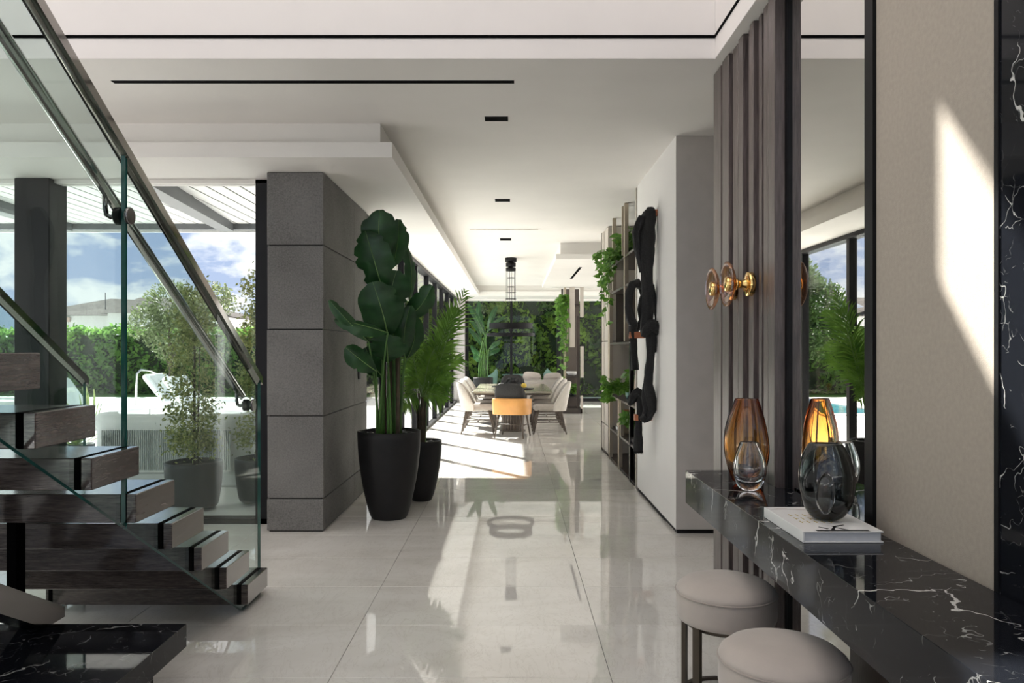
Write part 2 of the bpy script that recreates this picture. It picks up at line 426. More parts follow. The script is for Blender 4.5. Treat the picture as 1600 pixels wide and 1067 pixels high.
# ------------------------------------------------------------------ floor of marble tiles
TW, TD = 1.283, .664
YEND = 21.85
fl = MB(); fl.box(-6.1, 2.75, -4, 6.6, -.2, -.021); fl.box(-1.65, 5.1, 6.6, YEND, -.2, -.021)
floor = struct('floor', fl, M['grout'])
tile_cache = {}
def tile(x0, x1, y0, y1):
    if x1 - x0 < .02 or y1 - y0 < .02: return
    k = (round(x1-x0, 3), round(y1-y0, 3))
    if k not in tile_cache:
        mb = MB(); g_ = .0012; mb.cbox(g_, k[0]-g_, g_, k[1]-g_, -.0215, 0, .0012)
        o = mb.build('tile', M['floor']); tile_cache[k] = o.data
    else:
        o = bpy.data.objects.new('tile', tile_cache[k]); COL.objects.link(o)
    o.location = (x0, y0, 0); o.parent = floor
rects = [(-6.05, 2.7, -2.3, 6.6), (-1.62, 1.33, 6.6, 11.35), (-1.62, 5.0, 11.35, YEND)]
for (a, b_, c, d_) in rects:
    i0 = math.floor((a + .833) / TW); i1 = math.ceil((b_ + .833) / TW)
    j0 = math.floor((c - 3.45) / TD); j1 = math.ceil((d_ - 3.45) / TD)
    for i in range(i0, i1):
        for j in range(j0, j1):
            tile(max(a, -.833+i*TW), min(b_, -.833+(i+1)*TW), max(c, 3.45+j*TD), min(d_, 3.45+(j+1)*TD))
# narrow track strip inside the sliding windows and the strip before the left window
st = MB(); st.box(-1.70, -1.62, 8.05, YEND, -.2, .002); struct('trim_3', st, M['blackframe'])

# ------------------------------------------------------------------ ceilings and soffits
CZ = EYE + 1.74; SZ = EYE + 1.46; SZ2 = EYE + 1.576
VW = 4.52
c = MB()
c.box(-6.2, 2.75, VW+.003, 6.75, CZ, CZ+.35); c.box(-1.82, 2.75, 6.75, 11.35, CZ, CZ+.35); c.box(-1.82, 5.3, 11.35, YEND+.4, CZ, CZ+.35)
c.box(1.215, 2.75, -4.2, VW+.003, CZ-.0, CZ+.2)
struct('ceiling', c, M['ceil'])
s1 = MB()
s1.box(-6.2, -.916, 5.74, 6.75, SZ, SZ2); s1.box(-6.2, -1.02, 5.82, 6.75, SZ2, CZ)
s1.box(-1.80, -.916, 6.75, YEND, SZ, SZ2); s1.box(-1.80, -1.02, 6.75, YEND, SZ2, CZ)
s1.box(-.916, 5.1, 20.5, YEND, SZ, SZ2); s1.box(-1.02, 5.1, 20.6, YEND, SZ2, CZ)
struct('ceiling_soffit', s1, M['ceil'])
s2 = MB(); s2.box(.70, 5.0, 12.2, 17.95, SZ, SZ+.085); s2.box(.78, 5.0, 12.32, 17.85, SZ+.085, CZ)
struct('ceiling_tray', s2, M['ceil'])
# void above the foyer
v = MB(); T = .18
v.box(-6.2, 1.2115, VW, VW+T, CZ+.001, 4.27); v.box(-6.2, 1.40, VW, VW+T, 5.02, 6.6)
v.box(-.35, 1.40, VW, VW+T, 4.27, 5.02); v.box(-6.2, -3.1, VW, VW+T, 4.27, 5.02)
struct('wall_void_front', v, M['pinkwall'])
v = MB(); v.box(1.212, 1.40, -4.2, VW, CZ+.001, 6.6); struct('wall_void_right', v, M['pinkwall'])
v = MB(); v.box(-6.3, -6.05, -4.2, VW, CZ+.1, 6.6); v.box(-6.3, -6.05, -4.2, 6.6, -.1, CZ+.1); struct('wall_left', v, M['wall'])
v = MB(); v.box(-6.3, 1.4, -4.2, VW+T, 6.6, 6.8); struct('ceiling_void', v, M['ceil'])
v = MB(); v.box(-6.0, 1.206, VW-.006, VW+.004, EYE+1.863, EYE+1.880); v.box(1.206, 1.216, -4, VW, EYE+1.863, EYE+1.880)
struct('trim_1', v, M['slot'])
# upper window bars
fr = MB()
for x in (-3.1, -1.75, -.39): fr.box(x, x+.04, VW+.06, VW+.12, 4.27, 5.02)
fr.box(-3.1, -.35, VW+.06, VW+.12, 4.27, 4.30); fr.box(-3.1, -.35, VW+.06, VW+.12, 4.99, 5.02)
w4 = struct('window_4', fr, M['blackframe'])
g_ = MB(); g_.box(-3.06, -.39, VW+.085, VW+.095, 4.30, 4.99); g_.build('pane', M['glass'], w4)
# rear glazing behind the camera
fr = MB()
for x in (-6.0, -4.2, -2.4, -.6, 1.14): fr.box(x, x+.06, -4.1, -4.0, 0, 6.6)
for z in (0, 3.2, 6.54): fr.box(-6.0, 1.2, -4.1, -4.0, z, z+.06)
w5 = struct('window_5', fr, M['blackframe'])
for k in range(4):
    g_ = MB(); g_.box(-5.94+1.8*k, -4.2+1.8*k, -4.055, -4.045, .06, 3.2); g_.build('pane', M['glass'], w5)
    g_ = MB(); g_.box(-5.94+1.8*k, -4.2+1.8*k, -4.055, -4.045, 3.26, 6.54); g_.build('pane', M['glass'], w5)

# ------------------------------------------------------------------ right hand walls
WL = 1.33
v = MB(); v.box(WL+.0125, 1.5, -4.2, 4.75, 0, CZ-.001); struct('wall_right', v, M['wall'])
v = MB(); v.box(2.7, 2.85, 4.6, 6.3, 0, CZ); v.box(1.5, 2.75, 4.60, 4.75, 0, CZ); struct('wall_alcove', v, M['greywall'])
v = MB(); v.box(WL, 2.75, 6.152, 8.05, .035, CZ); v.box(1.75, 2.75, 8.05, 11.30, 0, CZ)
struct('wall_display', v, M['wall'])
v = MB(); v.box(WL+.001, 2.70, 6.148, 6.153, .035, CZ-.002); struct('wall_return', v, M['greywall'])
v = MB(); v.box(WL+.012, 2.70, 6.165, 8.05, 0, .035); struct('baseboard_right', v, M['black'])
v = MB(); v.box(2.75, 5.1, 11.2, 11.35, 0, CZ); v.box(5.0, 5.15, 11.35, YEND, 0, CZ); v.box(1.75, 2.75, 11.30, 11.35, 0, CZ); struct('wall_living', v, M['wall'])

# slatted walnut screen
sc = thing('slat_screen', 'dark walnut vertical slat screen between grey wall and mirror', 'wall panel', (1.3, 4.2, 0))
b_ = MB(); b_.box(1.318, 1.34, 3.62, 4.80, 0, CZ-.002); b_.build('backing', M['black'], sc)
SX = 1.265
sl = [(3.65, 3.74), (3.775, 3.845), (3.90, 3.945), (3.985, 4.045), (4.085, 4.115), (4.155, 4.235), (4.28, 4.38), (4.425, 4.56), (4.61, 4.78)]
for i, (a, b2) in enumerate(sl):
    m_ = MB(); dx = (0, .012, .02, .004, .02, 0, .012, 0, .006)[i]
    m_.cbox(SX+dx, 1.318, a, b2, .0, CZ-.004, .003); m_.build('slat', M['slat'], sc)

# mirror, linen panel, black marble
mr = thing('wall_mirror', 'tall frameless wall mirror behind the console, reflecting palm and windows', 'mirror', (1.33, 3.2, 0))
m_ = MB(); m_.box(WL, WL+.012, 2.83, 3.65, .0, CZ-.002); m_.build('mirror_glass', M['mirror'], mr)
m_ = MB(); m_.box(WL-.012, WL+.012, 2.765, 2.83, .0, CZ-.002); m_.build('frame', M['black'], mr)
lp = thing('linen_panel', 'beige linen wall panel with sunlit wedge beside the mirror', 'wall panel', (1.33, 2.4, 0))
m_ = MB(); m_.cbox(WL, WL+.012, 2.078, 2.763, .0, CZ-.002, .002); m_.build('panel', M['linen'], lp)
m_ = MB(); m_.box(WL-.006, WL+.012, 2.060, 2.078, .0, CZ-.002); m_.build('edge_trim', M['black'], lp)
m_ = MB(); m_.box(WL-.001, WL+.012, -3.9, 2.060, 0, CZ-.002); o = m_.build('marble_wall_slab', M['bmarble'])
tag(o, 'black veined marble wall slab at the right edge of frame', 'wall panel')

# ------------------------------------------------------------------ far and side glazing
def pane(parent, x0, x1, y0, y1, z0, z1, mat='glass'):
    g_ = MB(); g_.box(x0, x1, y0, y1, z0, z1); return g_.build('pane', M[mat], parent)
WX = -1.65
w2 = structroot('window_2', (WX, 14, 0))
posts = [8.10, 9.6, 11.15, 12.7, 14.4, 15.95, 17.4, 18.9, 20.4, 21.7]
for k, y in enumerate(posts):
    m_ = MB(); m_.cbox(WX-.05, WX+.05, y-.045, y+.045, .03, SZ-.05, .003); m_.build('mullion', M['blackframe'], w2)
m_ = MB(); m_.box(WX-.05, WX+.05, 8.05, YEND, .0, .05); m_.build('sill', M['blackframe'], w2)
m_ = MB(); m_.box(WX-.08, WX+.08, 8.05, YEND, SZ-.06, SZ); m_.build('head', M['blackframe'], w2)
for a, b2 in zip(posts[:-1], posts[1:]): pane(w2, WX-.006, WX+.006, a+.045, b2-.045, .05, SZ-.06)
m_ = MB(); m_.cbox(-1.82, -1.37, 21.62, 21.84, 0, SZ, .01); struct('wall_far_pier', m_, M['greywall'])
w3 = structroot('window_3', (1, YEND, 0))
FX = [-1.335, -.04, 1.335, 2.75, 4.2, 4.95]
for x in FX:
    w_ = .035 if x == -.04 else .06
    m_ = MB(); m_.cbox(x-w_, x+w_, YEND-.05, YEND+.05, .05, SZ-.06, .003); m_.build('mullion', M['blackframe'], w3)
m_ = MB(); m_.box(-1.4, 5.0, YEND-.06, YEND+.06, 0, .09); m_.build('sill', M['blackframe'], w3)
m_ = MB(); m_.box(-1.4, 5.0, YEND-.06, YEND+.06, EYE+1.40, SZ); m_.build('head', M['ceil'], w3)
for a, b2 in zip(FX[:-1], FX[1:]): pane(w3, a+.035, b2-.035, YEND-.006, YEND+.006, .09, EYE+1.40, 'farglass')
w1 = structroot('window_1', (-4, 6.6, 0)); WY = 6.55
m_ = MB(); m_.cbox(-4.24, -3.94, 6.42, 6.68, 0, SZ, .006); m_.build('post', M['blackframe'], w1)
m_ = MB(); m_.box(-2.21, -2.04, 6.49, 6.61, 0, SZ); m_.build('jamb', M['blackframe'], w1)
m_ = MB(); m_.box(-6.05, -2.04, 6.49, 6.62, -.02, .045); m_.build('sill', M['blackframe'], w1)
m_ = MB(); m_.box(-6.05, -2.04, 6.49, 6.62, SZ-.03, SZ); m_.build('head', M['ceil'], w1)
pane(w1, -3.94, -2.21, 6.545, 6.557, .045, SZ-.03); pane(w1, -6.05, -4.24, 6.545, 6.557, .045, SZ-.03)

# stone pillar of stacked slabs
pl = thing('stone_pillar', 'grey stone clad pillar of stacked panels left of the planters', 'pillar', (-1.79, 7.1, 0))
m_ = MB(); m_.box(-2.005, -1.568, 6.225, 8.04, 0, SZ); m_.build('core', M['black'], pl)
zj = [.0, .274, .953, 1.666, 2.358, SZ]
for i, (a, b2) in enumerate(zip(zj[:-1], zj[1:])):
    a += .004 if i else .012; b2 -= .004
    ins = .004 * (i % 2)
    m_ = MB(); m_.cbox(-2.02+ins, -1.556, 6.21+ins, 6.25, a, b2, .003); m_.build('stone_panel', M['stone'], pl)
    m_ = MB(); m_.cbox(-1.60, -1.555, 6.2525, 7.40, a, b2, .003); m_.build('stone_panel', M['stone'], pl)
    m_ = MB(); m_.cbox(-1.60, -1.555, 7.404, 8.05, a, b2, .003); m_.build('stone_panel', M['stone'], pl)
    m_ = MB(); m_.cbox(-2.03, -1.99, 6.2525, 8.05, a, b2, .003); m_.build('stone_panel', M['stone'], pl)
m_ = MB(); m_.cbox(-1.554, -1.542, 7.60, 7.68, 1.20, 1.34, .003); o = m_.build('wall_switch', M['black'])
tag(o, 'small black wall control on the pillar side beside the large planter', 'switch')

# ceiling slots
def slot(name, label, x0, x1, y0, y1, z, grp=None):
    m_ = MB(); m_.box(x0, x1, y0, y1, z-.003, z+.004)
    o = m_.build(name, M['slot']); tag(o, label, 'vent' if 'slot' in name else 'light', grp)
slot('air_slot', 'longest black linear ceiling slot, nearest the camera', -2.60, .01, 4.885, 4.935, CZ)
slot('ceiling_light', 'black slot downlight in the ceiling just behind the long slot', -.21, -.035, 5.64, 5.75, CZ)
slot('ceiling_light', 'second black slot downlight back along the ceiling', -.205, -.03, 8.72, 8.88, CZ)
slot('ceiling_light', 'third and farthest black slot downlight before the pendant', -.20, -.02, 11.8, 12.05, CZ)
m_ = MB(); m_.box(-.62, .37, 10.88, 10.94, CZ-.002, CZ+.004); tag(m_.build('air_slot', M['champagne']), 'thin grey linear ceiling slot between the second and third downlights', 'vent')
m_ = MB(); m_.box(1.18, 1.23, 13.4, 15.6, SZ-.003, SZ+.003); tag(m_.build('air_slot', M['slot']), 'black slot under the dropped ceiling tray beside the bookcase', 'vent')

# ------------------------------------------------------------------ staircase
ST = thing('floating_staircase', 'dark oak floating staircase with glass balustrade and steel handrails', 'staircase', (-2.05, 4.5, 0))
LEND = -1.508; RUN = .319; RISE = .190; TH = .115
def tread_z(k): return .16 + RISE*k        # top of tread k (0 = lowest)
def tread_y(k): return 4.30 - RUN*k        # its near edge
for k in range(14):
    m_ = MB(); y = tread_y(k); z = tread_z(k)
    m_.cbox(-2.66, LEND, y, y+.346, z-TH, z, .003)
    for gx in (-1.567, -2.64):
        m_.box(gx-.004, gx+.022, y+.001, y+.345, z-.001, z+.0006, mi=1); m_.box(gx-.004, gx+.022, y-.0006, y+.002, z-TH+.001, z, mi=1)
    m_.build('tread', [M['tread'], M['slot']], ST)
SL = RISE / RUN * 1.007
# centre stringer
m_ = MB(); xs = -2.04
pts = [(xs, 4.62, .045), (xs, 4.28, .0), (xs, 3.30, .0), (xs, 3.30, .285)]
def strz(y): return .29 + (3.44 - y) * .55 + .04
for (x0, x1) in ((-2.16, -2.04),):
    ys = [3.75, 3.36, -.1]
    P = [(x1, 3.44, .283), (x1, 3.30, .283), (x1, -.1, strz(-.1)-.08), (x1, -.1, strz(-.1)), (x1, 3.44, strz(3.44))]
    m_.prism([Vector(p) for p in P], (x0-x1, 0, 0))
m_.build('stringer', M['dsteel'], ST)
for k in range(12):
    y = tread_y(k)+.17; zt = tread_z(k)-TH; zb = strz(y) + .02
    if zt > zb and y < 3.42:
        m_ = MB(); m_.box(-2.12, -2.08, y-.03, y+.03, zb-.05, zt); m_.build('bracket', M['slot'], ST)
# outer balustrade glass
def glass_lo(y): return max(0.004, .6 * (4.33 - y) + .004)
def cap_z(y): return 1.32 + .608 * (4.64 - y)
def glass_panel(x, ya, yb, name='glass_panel'):
    ys = sorted({ya, yb} | ({4.33} if ya < 4.33 < yb else set()))
    lo = [(y, glass_lo(y)) for y in ys]; hi = [(y, cap_z(y)) for y in reversed(ys)]
    poly = [Vector((x, y, z)) for y, z in lo + hi]
    mb = MB(); n = len(poly); tk = .018; off = Vector((tk, 0, 0))
    mb.add(poly + [p + off for p in poly], [tuple(range(n))[::-1], tuple(range(n, 2*n))], 0)
    for k in range(n):
        j = (k+1) % n; mb.f.append((k, j, n+j, n+k)); mb.m.append(1); mb.sm.append(False)
    return mb.build(name, [M['stairglass'], M['glassedge']], ST)
GX = -1.567
glass_panel(GX, 3.035, 4.64); glass_panel(GX, 1.2, 3.022); glass_panel(GX, -.4, 1.19)
glass_panel(-2.64, 3.035, 4.64); glass_panel(-2.64, 1.2, 3.022); glass_panel(-2.64, -.4, 1.19)
def cap(x):
    mb = MB(); a = Vector((x, 4.655, cap_z(4.655))); b2 = Vector((x, -.4, cap_z(-.4)))
    P0 = [a + Vector((dx, 0, dz)) for dx, dz in ((-.012, -.028), (.028, -.028), (.028, .018), (-.012, .018))]
    mb.prism(P0, b2 - a); o = mb.build('cap_rail', M['capsteel'], ST)
    mb = MB(); P0 = [a + Vector((dx, 0, dz)) for dx, dz in ((-.018, -.032), (-.014, -.032), (-.014, .018), (-.018, .018))]
    mb.prism(P0, b2 - a); mb.build('gasket', M['black'], o)
cap(GX); cap(-2.64)
def rail_z(y): return 1.235 + .6 * (4.54 - y)
RX = -1.635
mb = MB(); mb.tube([(RX, 4.56, rail_z(4.56)), (RX, 2.0, rail_z(2.0)), (RX, -.4, rail_z(-.4))], .024, 20)
hr = mb.build('handrail', M['steel'], ST)
for y in (4.485, 3.04, 1.6):
    z = rail_z(y) - .098
    rt = Matrix.Rotation(R(90), 3, 'Y')
    mb = MB(); mb.lathe([(.033, 0), (.036, .003), (.036, .012), (.033, .015)], (GX+.018, y, z), 24, rot=rt)
    mb.lathe([(.033, -.03), (.036, -.027), (.036, -.004), (.033, 0)], (GX, y, z), 24, mi=1, rot=rt)
    mb.tube([(GX-.02, y, z), (RX+.015, y, z-.004), (RX+.002, y-.004, z+.004), (RX, y-.01, z+.03), (RX, y-.012, rail_z(y-.012)-.02)], .010, 10)
    mb.tube([(RX, y-.05, rail_z(y-.05)-.026), (RX, y+.03, rail_z(y+.03)-.026)], .006, 8)
    mb.build('rail_bracket', [M['dsteel'], M['black']], hr)

# black marble plinth under the stair
PL = thing('marble_plinth', 'low black marble plinth with set-back base at the foot of the stair', 'plinth', (-2.2, 2.6, 0))
m_ = MB(); m_.cbox(-3.4, -1.45, .9, 3.36, .178, .28, .002); m_.build('slab', M['bmarble'], PL)
m_ = MB(); m_.cbox(-3.3, -1.56, 1.0, 3.28, .0, .178, .002); m_.build('base', M['bmarble'], PL)

# ------------------------------------------------------------------ console, stools, vases, book
CT = .84
CN = thing('marble_console', 'long black veined marble console floating along the right wall', 'console table', (1.15, 2.5, 0))
def slabpoly(z0, z1):
    return [(.946, .55), (WL-.013, .55), (WL-.013, 3.60), (SX-.002, 3.60), (SX-.002, 4.13), (.946, 4.13)]
m_ = MB(); P = [Vector((x, y, CT-.177)) for x, y in slabpoly(0, 0)]; m_.prism(P, (0, 0, .177)); o = m_.build('slab', M['bmarble'], CN); bevel(o, .0015, 1)
m_ = MB(); m_.cbox(1.16, WL-.013, .7, 2.60, 0.0, CT-.18, .003); m_.build('support', M['darkwood'], CN)

def stool(x, y, label):
    r = .21; t = thing('round_stool', label, 'stool', (x, y, 0), 'velvet stools under the console')
    m_ = MB()
    pr = [(.02, .345), (r-.03, .345), (r-.008, .350), (r-.002, .362), (r, .38), (r, .455), (r-.001, .462)]
    m_.lathe(pr, (x, y, 0), 48); m_.build('seat_drum', M['velvet'], t)
    m_ = MB(); pr = [(r-.003, .461), (r+.001, .466), (r-.006, .482), (r-.03, .502), (r-.07, .516), (r-.12, .524), (.03, .527), (0, .527)]
    m_.lathe(pr, (x, y, 0), 48, cap=False); m_.build('seat_cushion', M['velvet'], t)
    m_ = MB(); ring = [(x+math.cos(a)*(r+.001), y+math.sin(a)*(r+.001), .464) for a in np.linspace(0, 2*PI, 49)]
    m_.tube(ring, .004, 6); m_.build('piping', M['velvet2'], t)
    fr_ = MB()
    P = []
    for a in np.linspace(0, 2*PI, 41):
        P.append([(x+math.cos(a)*q, y+math.sin(a)*q, z) for q, z in ((.185, 0), (.185, .012), (.205, .012), (.205, 0), (.185, 0))])
    fr_.grid(P, smooth=False); fr_.build('base_ring', M['bronze'], t)
    m_ = MB()
    m_.lathe([(.17, .325), (.17, .346)], (x, y, 0), 32); m_.build('seat_plate', M['bronze'], t)
    for a in (R(215), R(150), R(35), R(-35)):
        m_ = MB(); Mx = Matrix.Translation((x, y, 0)) @ Matrix.Rotation(a, 4, 'Z')
        m_.box(.172, .190, -.018, .018, .008, .35, M=Mx); m_.build('leg', M['bronze'], t)
stool(.915, 3.24, 'round taupe velvet stool under the console, farther from camera')
stool(.905, 2.53, 'round taupe velvet stool nearest the camera, cropped by frame bottom')

def vase(name, label, x, y, z, prof, w, t, az, mat, lens=None):
    """flattened blown vase: prof = (relative radius, height)"""
    rt = Matrix.Rotation(-az, 3, 'Z'); mb = MB(); n = 40; th = .012
    outer = [(q, h) for q, h in prof]
    P = []
    H = prof[-1][1]
    loop = outer + [(max(q - th/(w/2), .15), h) for q, h in reversed(outer) if h > H*.12]
    loop.append((0.0, H*.10)); loop = [(0.0, 0.0)] + loop
    for a in np.linspace(0, 2*PI, n, endpoint=False):
        ca, sa = math.cos(a), math.sin(a)
        row = []
        for q, h in loop:
            sq = 1 + .035*math.sin(3*a + h*17) * (q > 0)
            p = rt @ Vector((ca*q*w/2*sq, sa*q*t/2*sq, h)); row.append((x+p.x, y+p.y, z+p.z))
        P.append(row)
    mb.grid(P, closeu=True); o = mb.build(name, mat, loc=(x, y, z))
    import bmesh
    bm = bmesh.new(); bm.from_mesh(o.data); bmesh.ops.remove_doubles(bm, verts=bm.verts, dist=1e-5)
    bmesh.ops.recalc_face_normals(bm, faces=bm.faces); bm.to_mesh(o.data); bm.free()
    for p in o.data.polygons: p.use_smooth = True
    subsurf(o, 1); tag(o, label, 'vase', 'glass vases on the console'); return o
vase('amber_vase', 'tall amber glass vase at the far end of the console', 1.148, 3.71, CT+.001,
     [(.42, 0), (.62, .01), (.80, .06), (.96, .13), (1.0, .19), (.93, .26), (.78, .33), (.60, .385), (.52, .41), (.50, .42)], .222, .095, R(20), M['amber'])
vase('clear_vase', 'small clear rippled glass vase standing before the amber one', 1.108, 3.535, CT+.001,
     [(.45, 0), (.66, .012), (.90, .05), (1.0, .09), (.97, .13), (.82, .175), (.62, .208), (.56, .222), (.55, .228)], .155, .11, R(15), M['clear'])
# smoke vase with a sunken oval lens on its face
sv = vase('smoke_vase', 'rounded smoke grey glass vase standing on the white book', 1.140, 2.745, CT+.042,
     [(.40, 0), (.62, .012), (.86, .05), (1.0, .11), (1.0, .165), (.92, .21), (.76, .252), (.62, .272), (.58, .278)], .195, .13, R(25), M['smoke'])

rt = Matrix.Rotation(R(18), 3, 'Z') @ Matrix.Rotation(R(90), 3, 'X')
m_ = MB(); m_.lathe([(.001, -.006), (.030, -.005), (.040, 0), (.042, .006), (.038, .008), (.030, .002), (.001, -.001)], (1.104, 2.672, CT+.150), 36, sy=1.75, rot=rt, cap=False)
m_.build('lens', M['clear'], sv)

BK = thing('white_book', 'large white hardcover book lying under the smoke vase', 'book', (1.13, 2.77, CT))
m_ = MB(); m_.cbox(.993, 1.265, 2.574, 2.974, CT+.035, CT+.040, .001); m_.cbox(.993, 1.265, 2.574, 2.974, CT+.0005, CT+.0055, .001)
m_.cbox(.990, .996, 2.574, 2.974, CT+.0005, CT+.040, .001); m_.build('cover', M['bookcover'], BK)
m_ = MB(); m_.box(.997, 1.258, 2.580, 2.968, CT+.0055, CT+.035); m_.build('page_block', M['paper'], BK)
zt = CT + .0402
m_ = MB(); m_.box(1.04, 1.22, 2.576, 2.594, zt, zt+.0006)
for a, b2 in (((1.10, 2.594), (1.13, 2.65)), ((1.15, 2.594), (1.12, 2.64)), ((1.12, 2.64), (1.17, 2.67)), ((1.09, 2.61), (1.07, 2.64))):
    d_ = Vector((b2[0]-a[0], b2[1]-a[1], 0)); nn = Vector((-d_.y, d_.x, 0)).normalized()*.006
    A = Vector((*a, zt)); B = Vector((*b2, zt)); m_.prism([A-nn, A+nn, B+nn*.5, B-nn*.5], (0, 0, .0006))
m_.build('cover_photo', M['ink'], BK)
m_ = MB()
for r_ in range(3):
    for k in range(5):
        x = 1.035 + k*.026; y = 2.70 + r_*.055
        m_.box(x, x+.004, y, y+.03, zt, zt+.0005)
        if k % 2 == 0: m_.box(x, x+.014, y+.013, y+.017, zt, zt+.0005)
m_.build('cover_lettering', M['gold'], BK)['kind'] = 'stuff'
m_ = MB(); m_.prism([Vector((1.0+.03*i if i < 4 else 1.15-.045*(i-4), 2.93+.012*math.sin(i*1.1), zt)) for i in range(7)], (0, 0, .0005)); m_.build('cover_drawing', M['rock'], BK)

# wall sconces
def sconce(y, label):
    z = 1.847; t = thing('wall_sconce', label, 'sconce', (SX, y, z), 'brass disc sconces on the slats')
    rt = Matrix.Rotation(R(-90), 3, 'Y')
    m_ = MB(); m_.lathe([(.062, -.012), (.065, -.008), (.065, .016), (.061, .020), (.030, .020)], (SX-.002, y, z), 40, rot=rt); m_.build('rosette', M['brass'], t)
    m_ = MB(); m_.lathe([(.030, .018), (.028, .03), (.022, .045), (.022, .066), (.030, .070), (.030, .082), (.022, .085), (.022, .125)], (SX, y, z), 32, rot=rt); m_.build('stem', M['brass'], t)
    m_ = MB()
    pr = [(.018, .100), (.05, .094), (.085, .100), (.112, .116), (.120, .124), (.120, .130), (.112, .134), (.085, .126), (.05, .120), (.018, .122)]
    m_.lathe(pr, (SX, y, z), 48, rot=rt, cap=False); m_.build('glass_disc', M['discglass'], t)
    m_ = MB(); m_.lathe([(.034, .094), (.040, .100), (.040, .130), (.034, .136), (.0, .138)], (SX, y, z), 32, rot=rt); m_.build('end_knob', M['brass'], t)
sconce(4.015, 'brass sconce with peach glass disc, nearer the mirror')
sconce(4.325, 'brass sconce with peach glass disc, nearer the grey wall')

# ------------------------------------------------------------------ plants
def planter(name, label, x, y, r_top, r_bot, h, mat='pot', grp=None, wall=.02):
    t = thing(name, label, 'potted plant', (x, y, 0), grp)
    m_ = MB(); pr = []
    for i in range(13):
        u = i/12; pr.append((r_bot + (r_top-r_bot)*math.sin(u*PI/2)**.85, u*h))
    pr[0] = (r_bot-.01, 0); pr.insert(1, (r_bot, .01))
    pr += [(r_top-wall*.5, h+.004), (r_top-wall, h), (r_top-wall-.003, h-.05)]
    m_.lathe(pr, (x, y, 0), 48); m_.build('pot', M[mat], t)
    m_ = MB(); m_.lathe([(r_top-wall-.004, h-.06), (r_top-wall-.004, h-.045)], (x, y, 0), 32); m_.build('soil', M['soil'], t)
    return t
def pebbles(t, x, y, r, z, n, s=.022):
    m_ = MB(); rnd = random.Random(3)
    for k in range(n):
        a = rnd.random()*2*PI; q = r*math.sqrt(rnd.random()); c_ = Vector((x+q*math.cos(a), y+q*math.sin(a), z+rnd.random()*.018))
        q = s*(.7+.6*rnd.random()); th = rnd.random()*PI
        for_rot = Matrix.Rotation(th, 3, 'Z')
        m_.lathe([(.001, -q*.5), (q*.8, -q*.3), (q, 0), (q*.8, q*.35), (.001, q*.5)], c_, 7, sx=1.2, sy=.8, rot=for_rot, cap=False)
    o = m_.build('pebbles', M['pebble'], t); o['kind'] = 'stuff'
PROF = [.06, .40, .66, .84, .95, 1.0, 1.0, .96, .86, .66, .20]
def broadleaf(t, base, tip, width, bend=.12, fold=.25, face=None, mat='bop', curl=0.0, tears=None, rib=True, name='leaf'):
    """a banana-like blade from base to tip; face = direction the blade looks at"""
    base = Vector(base); tip = Vector(tip); ax = tip - base; L = ax.length; ax.normalize()
    face = Vector(face) if face is not None else Vector((0, -1, .25))
    nrm = (face - ax*face.dot(ax)).normalized(); side = ax.cross(nrm).normalized()
    n = 20; P = []; mid = []
    rnd = random.Random(int(abs(base.x*1000+tip.z*777+width*991)))
    ph = rnd.random()*6; sbend = rnd.uniform(-.09, .09); nL = [rnd.random() for _ in range(n+1)]; nR = [rnd.random() for _ in range(n+1)]
    for i in range(n+1):
        u = i/n; c_ = base + side*(sbend*L*math.sin(PI*u)) + (base-base) + ax*(L*u) + nrm*(bend*L*math.sin(PI*u)) ; c_.z -= curl*L*u*u*.0
        fi = u*(len(PROF)-1); k = min(int(fi), len(PROF)-2); w_ = (PROF[k] + (PROF[k+1]-PROF[k])*(fi-k))*width/2
        row = []
        for j in (-1, -.72, -.4, -.06, .06, .4, .72, 1):
            ww = w_ * (1 + .04*math.sin(13*u+ph+j*2) * (abs(j) > .9))
            if abs(j) > .9 and u > .25 and (nL if j < 0 else nR)[i] < .16: ww *= .80
            dpt = -fold*abs(j)**1.5*w_ + curl*w_*j*abs(j) + .02*width*math.sin(22*u+ph)*abs(j)
            row.append(c_ + side*(j*ww) + nrm*dpt)
        P.append(row); mid.append(c_ + nrm*.003)
    m_ = MB(); m_.grid(P, mi=0)
    if rib:
        m_.tube(mid, [.0075*(1-.8*i/n)*min(1.3, width/.3) for i in range(n+1)], 6, mi=1, flat=.7)
    return m_.build(name, [M[mat], M['boprib']], t)
def stem(t, pts, r0, r1, mat='bopstem', name='stem'):
    P = [Vector(p) for p in pts]; Q = []
    for i in range(13):
        u = i/12
        if len(P) == 2: Q.append(P[0].lerp(P[1], u))
        elif len(P) == 3: Q.append(P[0]*(1-u)**2 + P[1]*2*u*(1-u) + P[2]*u*u)
        else: Q.append(P[0]*(1-u)**3 + P[1]*3*u*(1-u)**2 + P[2]*3*u*u*(1-u) + P[3]*u**3)
    m_ = MB(); m_.tube(Q, [r0+(r1-r0)*i/12 for i in range(13)], 8); return m_.build(name, M[mat], t)

bx, by, bh = -1.104, 6.75, .773
BP = planter('bird_of_paradise_plant', 'tall broad-leaved plant in a large matte black planter by the pillar', bx, by, .28, .158, bh)
pebbles(BP, bx, by, .235, bh-.04, 150)
